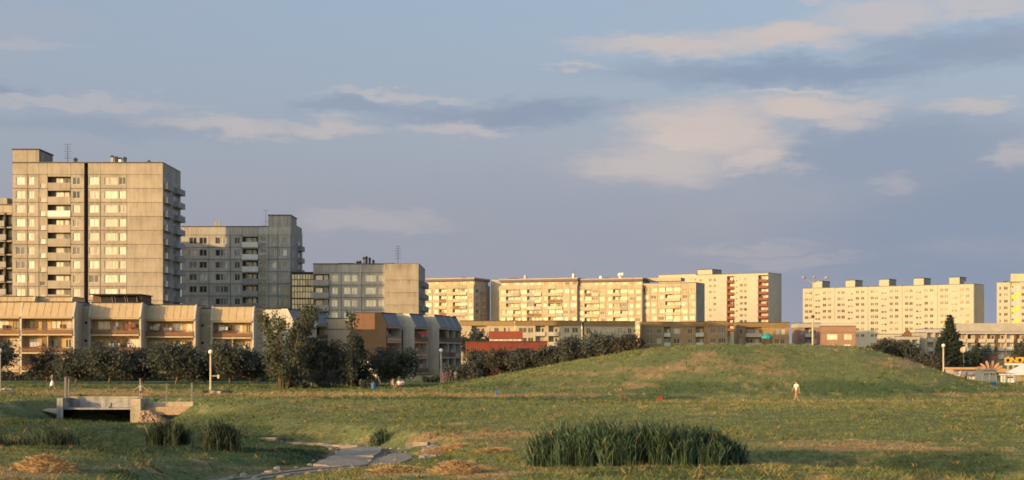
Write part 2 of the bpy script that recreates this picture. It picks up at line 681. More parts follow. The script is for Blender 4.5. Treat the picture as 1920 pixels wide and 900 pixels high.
def antenna(parent, x, y, z, h, n=5):
    b = MB()
    b.tube([(x, y, z), (x, y, z + h)], [.06, .035], 5)
    for k in range(n):
        zz = z + h * (.35 + .62 * k / max(1, n - 1))
        ww = .75 - .1 * (k % 3)
        b.box(x - ww, x + ww, y - .03, y + .03, zz, zz + .06)
    b.build('antenna', M['dark_metal'], parent)


def chimney(parent, x, y, z, w=.5, h=1.2, mat='concrete_pale', cap=True):
    b = MB()
    b.box(x - w / 2, x + w / 2, y - w / 2, y + w / 2, z, z + h)
    o = b.build('chimney', M[mat], parent)
    if cap:
        c = MB()
        c.box(x - w * .7, x + w * .7, y - w * .7, y + w * .7, z + h, z + h + .16)
        c.box(x - w * .4, x + w * .4, y - w * .4, y + w * .4, z + h + .16, z + h + .4)
        c.build('chimney_cap', M['bitumen'], o)


def vent(parent, x, y, z, w=1.6, h=.45):
    b = MB()
    b.box(x - w / 2, x + w / 2, y - .5, y + .5, z, z + h)
    b.box(x - w / 2 - .1, x + w / 2 + .1, y - .6, y + .6, z + h, z + h + .12)
    b.build('roof_vent', M['bitumen'], parent)


def pxspan(px0, D):
    s = D / F
    return lambda p: (p - px0) * s


def storey_panels(face, u0, u1, z, h, wins, mat, sill=.85, wh=1.45, t=.2, pane='pane_bright', frame='frame_white', gap=.06, shift=0.0):
    """one bay of one storey: a panel with its openings, and the windows set into them"""
    w = u1 - u0 - 2 * gap
    hh = h - 2 * gap
    ops = [(a - u0 - gap, b - u0 - gap, sill - gap + shift, sill - gap + wh + shift) for (a, b, nm) in wins]
    me = wall_mesh(w, hh, ops, t, M[mat])
    face.put('panel', me, u0 + gap, 0, z + gap)
    for (a, b, nm) in wins:
        face.window(a, z + sill + shift, b - a, wh, nm, t - .11, frame, pane)


def flat_roof(parent, x0, x1, y0, y1, z, mat='bitumen', rim=.25):
    b = MB()
    b.box(x0, x1, y0, y1, z, z + .12)
    o = b.build('roof', M[mat], parent)
    r = MB()
    r.box(x0 - .06, x1 + .06, y0 - .06, y0 + .3, z + .12, z + rim)
    r.box(x1 - .3, x1 + .06, y0 + .3, y1, z + .12, z + rim)
    r.box(x0 - .06, x0 + .3, y0 + .3, y1, z + .12, z + rim)
    link('roof_edge', r.mesh('roof_edge', M['joint']), o)
    return o


# ------------------------------------------------------------------ terrain
_perm = np.random.default_rng(11).random((512, 512))


def vnoise(x, y, scale, seed=0):
    x = np.asarray(x, float) / scale + 37.3 * seed + 1000
    y = np.asarray(y, float) / scale + 91.7 * seed + 1000
    xi = np.floor(x).astype(int)
    yi = np.floor(y).astype(int)
    fx = x - xi
    fy = y - yi
    fx = fx * fx * (3 - 2 * fx)
    fy = fy * fy * (3 - 2 * fy)
    g = lambda a, b: _perm[a % 512, b % 512]
    return (g(xi, yi) * (1 - fx) + g(xi + 1, yi) * fx) * (1 - fy) + (g(xi, yi + 1) * (1 - fx) + g(xi + 1, yi + 1) * fx) * fy


def fnoise(x, y, scale, seed=0, oct_=3):
    s, a, t = 0, 1.0, 0
    for k in range(oct_):
        s = s + a * vnoise(x, y, scale / 2 ** k, seed + 5 * k)
        t += a
        a *= .55
    return s / t


def sstep(a, b, v):
    t = np.clip((v - a) / (b - a), 0, 1)
    return t * t * (3 - 2 * t)


def seg_dist(x, y, pts):
    """distance to a polyline and the value carried along it; pts = (x, y, half_width, floor_z)"""
    best = np.full(np.shape(x), 1e9)
    val = np.zeros(np.shape(x))
    hw = np.ones(np.shape(x))
    for (x0, y0, w0, z0), (x1, y1, w1, z1) in zip(pts[:-1], pts[1:]):
        dx, dy = x1 - x0, y1 - y0
        t = np.clip(((x - x0) * dx + (y - y0) * dy) / (dx * dx + dy * dy), 0, 1)
        d = np.hypot(x - x0 - t * dx, y - y0 - t * dy)
        w = w0 + t * (w1 - w0)
        e = d - w
        k = e < best
        best = np.where(k, e, best)
        val = np.where(k, z0 + t * (z1 - z0), val)
        hw = np.where(k, w, hw)
    return best, val


STREAM = [(-10.2, 47, .8, -.95), (-11.9, 57, .8, -.95), (-11.9, 63.5, .9, -1.0), (-9.6, 68.4, 1.0, -1.0), (-7.9, 71, 1.4, -1.0), (-7.6, 76, 1.7, -1.0), (-8.2, 84, 1.5, -1.05),
          (-9.8, 88.5, 1.1, -1.15), (-13.5, 92, 1.0, -1.2), (-19, 97, 1.2, -1.3), (-26.5, 106, 2.6, -1.6), (-32, 119, 4.2, -1.9), (-35.8, 130, 4.2, -2.1), (-36.2, 137, 5.0, -2.2)]
BRANCH = [(-7.0, 70.5, .7, -1.0), (-5.5, 73.5, 1.2, -.95), (-4.9, 77, 1.1, -.85), (-5.2, 81, .8, -.6)]
DITCH = [(-90, 77, 3.4, -1.4), (-40, 79, 3.4, -1.4), (-24, 80, 3.2, -1.4), (-16, 84, 2.0, -1.3)]


def ground_z(x, y):
    x = np.asarray(x, float)
    y = np.asarray(y, float)
    z = (fnoise(x, y, 26, 1) - .5) * .5 + (fnoise(x, y, 5, 2) - .5) * .16
    far = sstep(170, 230, y)
    z = z * (1 - .7 * far)
    z = z + .10 * (fnoise(x, y, 1.7, 14, 2) - .5) * (1 - far)
    z = z * sstep(6, 40, np.hypot(x, y) - 0)
    # grassy mound on the right
    cx, cy = 33.0, 183.0
    dx = x - cx
    wl = np.where(dx < 0, 44.0, 22.5)
    a = np.clip(1 - np.abs(dx) / wl, 0, 1)
    prof = sstep(0.0, 0.86, a) * .55 + .45 * np.sin(np.clip(a / .86, 0, 1) * math.pi / 2)
    b = sstep(139 + .00 * dx, 172, y) * (1 - sstep(196, 222, y))
    z = z + 5.05 * prof * b * (1 + .16 * (fnoise(x, y, 11, 8) - .5)) + .22 * (fnoise(x, y, 3.2, 18) - .5) * prof * b
    # far right ground behind the mound is a touch higher
    z = z + .3 * sstep(40, 62, x) * sstep(165, 205, y)
    z = z + .8 * sstep(185, 235, y) * (1 - sstep(20, 40, np.abs(x - 30)))
    # the near bank, the reed ditch and the stone-lined stream
    z = z + .30 * np.exp(-((y - 59) / 5.5) ** 2) * (1 - sstep(-18, -14, x))
    z = z + .45 * np.exp(-(((y - 51) / 5.0) ** 2 + ((x - 13) / 7.0) ** 2))
    z = z - .7 * np.exp(-(((y - 57.5) / 3.5) ** 2 + ((x - 19.5) / 6.0) ** 2))
    z = z - .78 * np.exp(-(((x + 7.5) / 7.5) ** 2 + ((y - 69) / 11.0) ** 2))
    z = z - .62 * np.exp(-(((x + 10.5) / 3.2) ** 2 + ((y - 59) / 7) ** 2))
    e, v = seg_dist(x, y, DITCH)
    k = 1 - sstep(0, 8.5, e)
    z = z * (1 - k) + v * k
    e, v = seg_dist(x, y, STREAM)
    bw = 2.2 + 5.5 * sstep(88, 112, y) - 3.5 * sstep(124, 134, y)
    k = 1 - sstep(0, 1, e / bw)
    z = z * (1 - k) + np.minimum(v, z) * k
    e, v = seg_dist(x, y, BRANCH)
    k = 1 - sstep(0, 1.6, e)
    z = z * (1 - k) + np.minimum(v, z) * k
    # tongue of bank to the right of the reeds
    z = z - .42 * np.exp(-(((y - 63.5) / 2.2) ** 2)) * sstep(9.0, 11.5, x) * (1 - sstep(17, 22, x))
    return z


def gz(x, y):
    return float(ground_z(np.array([x]), np.array([y]))[0])


# dry grass: ellipses in photo pixels (centre, radii, strength) laid on the ground they show
DRY = [(620, 740, 330, 5, .9), (1000, 741, 300, 5, .75), (200, 737, 200, 7, .8), (1480, 753, 420, 4, .6), (1150, 812, 260, 7, .5), (1570, 835, 190, 10, .9), (1720, 842, 70, 6, .6),
       (870, 818, 140, 9, .75), (840, 825, 60, 7, .8), (930, 832, 90, 6, .6), (1180, 873, 260, 5, .6), (1000, 885, 160, 8, .5), (700, 828, 60, 7, .7), (1700, 842, 200, 5, .5),
       (860, 888, 90, 14, .9), (740, 890, 80, 9, .9), (60, 893, 120, 14, .8), (300, 878, 420, 5, .55), (1480, 868, 160, 8, .45), (1250, 690, 160, 7, .55), (1130, 700, 200, 9, .5),
       (1440, 680, 60, 26, .45), (1330, 672, 26, 20, .6), (1318, 664, 22, 6, .9), (1290, 678, 24, 6, .8), (1258, 692, 26, 6, .8), (1226, 706, 28, 6, .8), (1192, 722, 30, 6, .7), (1700, 680, 90, 12, .8), (1840, 740, 160, 5, .7), (1090, 725, 120, 7, .5), (1480, 700, 70, 9, .5), (560, 812, 130, 3, .8)]
LUSH_SHADE = [(1500, 728, 360, 14, .6), (1780, 875, 170, 32, .75), (1250, 885, 260, 14, .4), (480, 830, 200, 30, .9), (150, 800, 260, 16, .7), (950, 746, 420, 4, .8), (300, 722, 420, 8, .8), (850, 722, 150, 7, .4), (760, 860, 90, 12, .3), (90, 880, 140, 8, .5)]  # lush growth; lawn strip and bottom right entries paint shade as darker green


SEDGE_SHADE = [(330, 826, 350, 30, 1.0), (60, 800, 200, 22, .8), (560, 850, 110, 26, 1.0), (1800, 874, 150, 24, .7), (1290, 890, 200, 9, .5), (330, 785, 240, 12, .5)]  # sedge, its dark green also standing in for shade; bottom right paints a cast shadow


def sedge_shade(x, y, z):
    px = 960 + F * x / np.maximum(y, 1)
    py = HZ + F * (EYE - z) / np.maximum(y, 1)
    n = (fnoise(x, y, 3.0, 71, 3) - .5) * 1.6
    m = np.zeros(np.shape(x))
    for (cx, cy, rx, ry, w) in SEDGE_SHADE:
        m = np.maximum(m, w * (1 - sstep(.6, 1.15, np.hypot((px - cx) / rx, (py - cy) / ry) + n * .5)))
    return m


def ground_rgb(x, y, z):
    px = 960 + F * x / np.maximum(y, 1)
    py = HZ + F * (EYE - z) / np.maximum(y, 1)
    n1 = fnoise(x, y, 9, 21, 4)
    n2 = fnoise(x, y * .55, 2.2, 25, 3)
    n3 = vnoise(x, y * .6, .5, 31)
    n4 = vnoise(x, y * .7, .22, 77)
    dry = .21 + .8 * (n1 - .5) + 1.1 * (n2 - .5) + .8 * (n3 - .5) + .5 * (n4 - .5)
    wob = (n2 - .5) * 2.0 + (n1 - .5) * .9 + (n3 - .5) * .8
    for (cx, cy, rx, ry, w) in DRY:
        d = np.hypot((px - cx) / rx, (py - cy) / ry) + wob
        dry = dry + w * (1 - sstep(.55, 1.15, d))
    lush_shade = .9 * (fnoise(x, y, 14, 41, 3) - .5) + .25 + .5 * (n3 - .5)
    for (cx, cy, rx, ry, w) in LUSH_SHADE:
        d = np.hypot((px - cx) / rx, (py - cy) / ry) + wob * .7
        lush_shade = lush_shade + w * (1 - sstep(.6, 1.2, d))
    dry = np.clip(dry, 0, 1)
    lush_shade = np.clip(lush_shade, 0, 1)
    olive = np.array([.196, .216, .084])
    green = np.array([.078, .122, .048])
    straw = np.array([.36, .255, .125])
    c = olive[None] * (1 - lush_shade[:, None]) + green[None] * lush_shade[:, None]
    dd = sstep(.42, 1.05, dry)[:, None] * .9
    c = c * (1 - dd) + straw[None] * dd
    c = c * (.80 + .4 * n3[:, None])
    k = sedge_shade(x, y, z)[:, None]
    c = c * (1 - k) + np.array([.052, .082, .040])[None] * (.7 + .6 * n3[:, None]) * k  # sedge green, darkened to stand in for shade
    # bare soil in the bottoms of ditch and stream
    e, _ = seg_dist(x, y, STREAM)
    k = (1 - sstep(-.3, .55, e + (n2 - .5)))[:, None]
    c = c * (1 - k) + np.array([.20, .165, .125])[None] * k
    e, _ = seg_dist(x, y, DITCH)
    k = .75 * (1 - sstep(-2.0, .3, e + 2 * (n2 - .5)))[:, None]
    c = c * (1 - k) + np.array([.085, .07, .055])[None] * k
    return c


def vcol_material(name, rough=.95, bump=0.0, trans=0.0):
    m = bpy.data.materials.new(name)
    m.use_nodes = True
    nt = m.node_tree
    N, L = nt.nodes, nt.links
    b = N['Principled BSDF']
    b.inputs['Roughness'].default_value = rough
    b.inputs['Specular IOR Level'].default_value = .12
    a = N.new('ShaderNodeAttribute')
    a.attribute_name = 'tone'
    geo = N.new('ShaderNodeNewGeometry')
    n = N.new('ShaderNodeTexNoise')
    n.inputs['Scale'].default_value = 4.5
    n.inputs['Detail'].default_value = 5
    L.new(geo.outputs['Position'], n.inputs['Vector'])
    mr = N.new('ShaderNodeMapRange')
    for i, v in enumerate((.3, .7, .65, 1.35)):
        mr.inputs[i + 1].default_value = v
    L.new(n.outputs['Fac'], mr.inputs[0])
    s = N.new('ShaderNodeVectorMath')
    s.operation = 'SCALE'
    L.new(a.outputs['Color'], s.inputs[0])
    L.new(mr.outputs[0], s.inputs['Scale'])
    L.new(s.outputs[0], b.inputs['Base Color'])
    if bump:
        n2 = N.new('ShaderNodeTexNoise')
        n2.inputs['Scale'].default_value = 2.6
        n2.inputs['Detail'].default_value = 6
        n2.inputs['Roughness'].default_value = .7
        L.new(geo.outputs['Position'], n2.inputs['Vector'])
        bp = N.new('ShaderNodeBump')
        bp.inputs['Strength'].default_value = bump
        bp.inputs['Distance'].default_value = .25
        L.new(n2.outputs['Fac'], bp.inputs['Height'])
        L.new(bp.outputs[0], b.inputs['Normal'])
    return m


M['ground'] = vcol_material('meadow_ground', .95, .8)
M['grass'] = vcol_material('grass_blades', .9)


def np_mesh(name, verts, faces, mat, cols=None):
    """verts (n,3), faces (m,k) all of one size; fast"""
    me = bpy.data.meshes.new(name)
    n, (m, k) = len(verts), faces.shape
    me.vertices.add(n)
    me.vertices.foreach_set('co', np.ascontiguousarray(verts, dtype=np.float32).ravel())
    me.loops.add(m * k)
    me.loops.foreach_set('vertex_index', np.ascontiguousarray(faces, dtype=np.int32).ravel())
    me.polygons.add(m)
    me.polygons.foreach_set('loop_start', np.arange(0, m * k, k, dtype=np.int32))
    me.polygons.foreach_set('loop_total', np.full(m, k, dtype=np.int32))
    if cols is not None:
        at = me.color_attributes.new('tone', 'FLOAT_COLOR', 'POINT')
        c4 = np.ones((n, 4), np.float32)
        c4[:, :3] = cols
        at.data.foreach_set('color', c4.ravel())
    me.materials.append(mat)
    me.update(calc_edges=True)
    me.validate()
    return me


def build_ground():
    def axis(dense0, dense1, step, lo, hi, g=1.16):
        a = list(np.arange(dense0, dense1 + 1e-6, step))
        s, v = step, a[-1]
        while v < hi:
            s *= g
            v += s
            a.append(v)
        s, v = step, a[0]
        pre = []
        while v > lo:
            s *= g
            v -= s
            pre.append(v)
        return np.array(pre[::-1] + a)
    xs = axis(-46, 46, .42, -12000, 12000, 1.09)
    ys = np.concatenate([axis(47, 145, .38, -6000, 146, 1.2)[:-1], axis(145.4, 225, .9, 145.3, 14000, 1.1)])
    ys = np.unique(np.round(ys, 3))
    X, Y = np.meshgrid(xs, ys)
    x, y = X.ravel(), Y.ravel()
    z = ground_z(x, y)
    v = np.stack([x, y, z], 1)
    nx, ny = len(xs), len(ys)
    i = (np.arange(ny - 1)[:, None] * nx + np.arange(nx - 1)[None]).ravel()
    f = np.stack([i, i + 1, i + nx + 1, i + nx], 1)
    me = np_mesh('ground', v, f, M['ground'], ground_rgb(x, y, z))
    me.polygons.foreach_set('use_smooth', [True] * len(me.polygons))
    tag(link('ground', me), 'mown olive and straw coloured meadow with a grassy mound', None, None, 'structure')


def blades(x, y, h, w, lean, rgb, zoff=-.015):
    """one leaning triangle per blade"""
    n = len(x)
    z = ground_z(x, y) + zoff
    a = RNG.random(n) * 2 * np.pi
    ca, sa = np.cos(a), np.sin(a)
    b = RNG.random(n) * 2 * np.pi
    hw = w / 2
    p0 = np.stack([x - ca * hw, y - sa * hw, z], 1)
    p1 = np.stack([x + ca * hw, y + sa * hw, z], 1)
    p3 = np.stack([x + np.cos(b) * lean, y + np.sin(b) * lean, z + h], 1)
    v = np.stack([p0, p1, p3], 1).reshape(-1, 3)
    i = np.arange(n) * 3
    return v, np.stack([i, i + 1, i + 2], 1), np.repeat(rgb, 3, axis=0)


def build_grass():
    n = 720000
    # denser near the camera, over the ground the picture shows and a margin beside it
    d = 44 * (205 / 44) ** (RNG.random(n) ** .95)
    u = (RNG.random(n) - .5) * .78
    x, y = u * d, d
    e, _ = seg_dist(x, y, STREAM)
    e2, _ = seg_dist(x, y, BRANCH)
    keep = (e > .25) & (e2 > .2) & (np.hypot(x + 38.4, (y - 139) * .8) > 5.2)
    tuft = fnoise(x, y, 1.1, 61, 3)
    keep &= RNG.random(n) < .30 + 1.1 * sstep(.38, .68, tuft)
    x, y, tuft = x[keep], y[keep], tuft[keep]
    m = len(x)
    c = ground_rgb(x, y, ground_z(x, y)) * (.7 + .65 * RNG.random(m))[:, None]
    far = sstep(60, 190, y)
    h = (.025 + .075 * RNG.random(m) ** 2 + .06 * sstep(.55, .8, tuft)) * (1 + .9 * far)
    h = h + .10 * sedge_shade(x, y, ground_z(x, y)) * (.3 + RNG.random(m))
    tall = RNG.random(m) < .01
    h = np.where(tall, h + .14, h)
    c[tall] = c[tall] * .5 + np.array([.3, .21, .09]) * .5
    w = .014 + .018 * RNG.random(m) + .10 * far * RNG.random(m)
    # scattered weeds and coarse tussocks
    nt_ = 15000
    td = 46 * (195 / 46) ** (RNG.random(nt_) ** .9)
    tu = (RNG.random(nt_) - .5) * .76
    tx, ty = tu * td, td
    e, _ = seg_dist(tx, ty, STREAM)
    e2, _ = seg_dist(tx, ty, BRANCH)
    kp = (e > .3) & (e2 > .3) & (np.hypot(tx + 38.4, (ty - 139) * .8) > 5.5) & (RNG.random(nt_) < .25 + 1.1 * sstep(.45, .7, fnoise(tx, ty, 7, 88, 3)))
    tx, ty = tx[kp], ty[kp]
    nb = 9
    ts = (.10 + .20 * RNG.random(len(tx)) ** 2) * (1 + .5 * sstep(60, 180, ty))
    bx = np.repeat(tx, nb) + RNG.normal(size=len(tx) * nb) * np.repeat(ts, nb) * .45
    by = np.repeat(ty, nb) + RNG.normal(size=len(tx) * nb) * np.repeat(ts, nb) * .45
    bh = np.repeat(ts, nb) * (.5 + .7 * RNG.random(len(bx)))
    bc = ground_rgb(tx, ty, ground_z(tx, ty)) * (.45 + .6 * RNG.random(len(tx)))[:, None]
    drytuft = RNG.random(len(tx)) < .10
    bc[drytuft] = np.array([.33, .23, .11])
    bc = np.repeat(bc, nb, axis=0) * (.75 + .5 * RNG.random(len(bx)))[:, None]
    x, y, h = np.concatenate([x, bx]), np.concatenate([y, by]), np.concatenate([h, bh])
    w = np.concatenate([w, .025 + .03 * RNG.random(len(bx)) + .05 * sstep(60, 190, by)])
    c = np.concatenate([c, bc])
    v, f, col = blades(x, y, h, w, h * 1.0, c)
    o = link('meadow_grass', np_mesh('meadow_grass', v, f, M['grass'], col))
    tag(o, 'short olive grass covering the meadow, the mound and the banks', 'grass', None, 'stuff')


build_ground()
build_grass()


# ------------------------------------------------------------------ panel tower blocks on the left
def tower_a():
    D = 298.0
    u = pxspan(23, D)
    W = u(305)
    dep = 16.0
    top = wz(305, D)
    h, n = 2.79, 10
    toph = 2.35
    root = empty('tower_block', (wx(23, D), D, 0), 0, 'tallest concrete tower block on the left with sunlit front and shaded balcony side', 'tower block')
    bays = [('p', 23, 51.5, [(30, 47, 1)]), ('p', 51.5, 73, [(53, 64, 1)]), ('s', 73, 89.5, [(75, 85, 0)]), ('l', 89.5, 132.5, []), ('p', 132.5, 158, [(137, 150, 1)]), ('g', 158, 165, []),
            ('p', 165, 188.5, [(167, 185, 1)]), ('p', 188.5, 238, [(196, 220, 1), (223.5, 236, 1)]), ('b', 238, 305, [])]
    core = MB()
    zb = top - toph - n * h
    for k, a, b, _ in bays:
        y0 = {'l': 1.25, 'g': 1.6}.get(k, .2)
        core.box(u(a), u(b), y0, dep, 0, top - .1)
        if y0 > 1:
            core.box(u(a), u(b), .25, y0, 0, zb) if k == 'l' else None
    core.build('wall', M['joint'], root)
    fr = Face(root, 0, 0)
    lb = MB()
    lb.box(0, W, .02, .2, 0, zb)
    lb.build('lower_wall', M['concrete'], root)
    pm = wall_mesh(1, 1, [], .2, M['concrete'])
    rnd = random.Random(3)
    for k, a, b, wins in bays:
        ua, ub = u(a), u(b)
        if k == 'g':
            continue
        if k == 'b':
            fr.put('panel', wall_mesh(ub - ua - .02, toph - .04, [], .2, M['concrete']), ua + .01, 0, top - toph + .02)
            for s in range(n):
                fr.put('panel', wall_mesh(ub - ua - .02, h - .07, [], .2, M['concrete']), ua + .01, 0, top - toph - (s + 1) * h + .035)
            continue
        half = (ub - ua)
        fr.put('panel', wall_mesh(half - .04, toph - .04, [], .2, M['concrete']), ua + .02, 0, top - toph + .02)
        for s in range(n):
            z = top - toph - (s + 1) * h
            if k == 'p':
                dark = rnd.random() < .10
                storey_panels(fr, ua, ub, z, h, [(u(p), u(q), m) for p, q, m in wins], 'concrete', .78, 1.5, pane='pane_bright' if not dark else 'pane_dark')
            elif k == 's':
                storey_panels(fr, ua, ub, z, h, [(u(p), u(q), m) for p, q, m in wins], 'concrete', .1, .95, pane='pane_bright')
            elif k == 'l':
                back = Face(root, 0, 1.25)
                fr.put('panel', wall_mesh(ub - ua - .04, .4, [], 1.2, M['concrete']), ua + .02, 0, z + h - .42)
                mt = 'white_paint' if s == 2 else 'concrete'
                fr.balcony(ua + .03, z + .12, ub - ua - .06, .0 if s != 2 else .12, 1.02, mt, 'concrete', 1.23)
                ww = (ub - ua)
                back.window(ua + ww * .28, z + .75, ww * .34, 1.45, 1, -.05, 'frame_white' if s % 3 else 'frame_brown', 'pane_bright')
                back.window(ua + ww * .66, z + .2, ww * .2, 2.0, 0, -.05, 'frame_white', 'pane_bright' if s % 2 else 'pane_mixed', 'balcony_door')
    # right side, in shade, with two columns of balconies
    rt = Face(root, W, 0, R(90))
    rb = MB()
    rb.box(0, dep, -.03, 0, zb, top - .02)
    ro = rt.put('side_wall', rb.mesh('side_wall', M['concrete_grey']), 0, 0, 0)
    for s in range(n):
        z = top - toph - (s + 1) * h
        for j, (a, b, out) in enumerate(((.6, 6.4, .75), (8.6, 15.2, 1.15))):
            mt = 'balcony_grey'
            rt.balcony(a, z + .1, b - a, out, 1.0, mt, 'concrete_grey', .02, rail='grey_metal' if (s + j) % 3 == 0 else None)
            rt.window(a + .5, z + .75, 2.2, 1.5, 1, -.09, 'frame_white', 'pane_mixed')
            rt.window(a + 3.3, z + .2, 1.0, 2.05, 0, -.09, 'frame_white', 'pane_mixed', 'balcony_door')
    flat_roof(root, 0, W, 0, dep, top - .1)
    # lift house
    lh = MB()
    lw, lt = u(73), wz(281, D)
    lh.box(.1, lw, .03, 9, top + .02, lt)
    lo = lh.build('lift_house', M['concrete'], root)
    lc = MB()
    lc.box(-.05, lw + .15, -.12, 9.2, lt, lt + .22)
    link('lift_house_cap', lc.mesh('lift_house_cap', M['bitumen']), lo)
    ld = MB()
    ld.box(lw, lw + .05, 1.5, 2.5, top + .15, top + 2.1)
    link('lift_house_door', ld.mesh('lift_house_door', M['grey_metal']), lo)
    for p, hh, mt in ((198, 1.7, 'concrete_pale'), (206, 1.5, 'bitumen'), (213, 1.3, 'white_paint'), (222, 1.4, 'bitumen'), (268, .7, 'bitumen'), (128, 1.2, 'bitumen')):
        chimney(root, u(p), 5, top, .55, hh, mt)
    vent(root, u(190), 4, top, 2.2, .3)
    antenna(root, u(110), 6, top, 4.6, 7)


def tower_b():
    D = 343.0
    x0 = 340
    u = pxspan(x0, D)
    W = u(545)
    dep = 19.0
    top = wz(425, D)
    h, n, toph = 2.8, 7, 1.9
    root = empty('tower_block', (wx(x0, D), D, 0), 0, 'grey concrete tower block half in shadow behind the tallest tower', 'tower block')
    bays = [('p', 340, 392, [(355, 369, 1), (374, 388, 1)]), ('p', 392, 432, [(404, 413, 0), (414, 418, 0), (419, 428, 0)]), ('p', 432, 455, [(440, 450, 1)]),
            ('l', 455, 484, []), ('s', 484, 503, [(489, 498, 0)]), ('p', 503, 521, [(510, 518, 1)]), ('p', 521, 545, [(522.5, 525.5, 0), (530, 538, 1)])]
    core = MB()
    zb = top - toph - n * h
    for k, a, b, _ in bays:
        core.box(u(a), u(b), 1.2 if k == 'l' else .2, dep, 0, top - .1)
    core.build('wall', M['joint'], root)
    lb = MB()
    lb.box(0, W, .02, .2, 0, zb)
    lb.build('lower_wall', M['concrete_grey'], root)
    fr = Face(root, 0, 0)
    for k, a, b, wins in bays:
        ua, ub = u(a), u(b)
        fr.put('panel', wall_mesh(ub - ua - .04, toph - .04, [], .2, M['concrete_grey']), ua + .02, 0, top - toph + .02)
        for s in range(n):
            z = top - toph - (s + 1) * h
            if k == 'p':
                storey_panels(fr, ua, ub, z, h, [(u(p), u(q), m) for p, q, m in wins], 'concrete_grey', .75, 1.5, pane='pane_mixed')
            elif k == 's':
                w = ub - ua - .07
                a1, b1 = u(489) - ua - .035, u(498) - ua - .035
                fr.put('panel', wall_mesh(w, h - .07, [(a1, b1, .25, .85), (a1, b1, 1.55, 2.15)], .2, M['concrete_grey']), ua + .035, 0, z + .035)
                for zz in (.285, 1.585):
                    fr.window(u(489), z + zz, u(498) - u(489), .6, 0, .09, 'frame_brown', 'pane_dark')
            else:
                fr.put('panel', wall_mesh(ub - ua - .04, .35, [], 1.15, M['concrete_grey']), ua + .02, 0, z + h - .37)
                fr.balcony(ua - .1, z + .1, ub - ua + .1, .35, 1.05, 'white_paint' if s < 3 else 'balcony_grey', 'concrete_grey', 1.18)
                bk = Face(root, 0, 1.2)
                ww = ub - ua
                bk.window(ua + ww * .16, z + .75, ww * .4, 1.5, 1, -.05, 'frame_white', 'pane_mixed')
                bk.window(ua + ww * .62, z + .2, ww * .22, 2.05, 0, -.05, 'frame_white', 'pane_mixed', 'balcony_door')
    rt = Face(root, W, 0, R(90))
    rb = MB()
    rb.box(0, dep, -.03, 0, zb, top - .02)
    rt.put('side_wall', rb.mesh('side_wall', M['concrete_grey']), 0, 0, 0)
    for s in range(n):
        z = top - toph - (s + 1) * h
        rt.balcony(11, z + .1, 5.5, .9, 1.0, 'balcony_grey', 'concrete_grey', .02)
        rt.window(3.0, z + .8, 1.6, 1.45, 1, -.09, 'frame_white', 'pane_mixed')
        rt.window(12, z + .75, 2.4, 1.5, 1, -.09, 'frame_white', 'pane_mixed')
    flat_roof(root, 0, u(503), 0, dep, top - .1)
    lt = wz(404, D)
    lh = MB()
    lh.box(u(503), W, .04, 9.5, top - .05, lt)
    lo = lh.build('lift_house', M['concrete_grey'], root)
    lc = MB()
    lc.box(u(503) - .1, W + .12, -.1, 9.65, lt, lt + .2)
    link('lift_house_cap', lc.mesh('lift_house_cap', M['bitumen']), lo)
    b2 = MB()
    b2.box(u(520), W - .05, 9.7, dep - .3, top - .05, top + 1.1)
    b2.build('roof_parapet', M['concrete_grey'], root)
    for p in (398.5, 404.5):
        chimney(root, u(p), 4, top, .5, 1.5, 'concrete_pale', False)
    chimney(root, u(487), 4, top, .8, .7, 'white_paint', False)
    for p in (352, 388, 412, 440):
        vent(root, u(p), 4, top, 2.0, .25)
    antenna(root, u(493), 4, top, 4.2, 2)


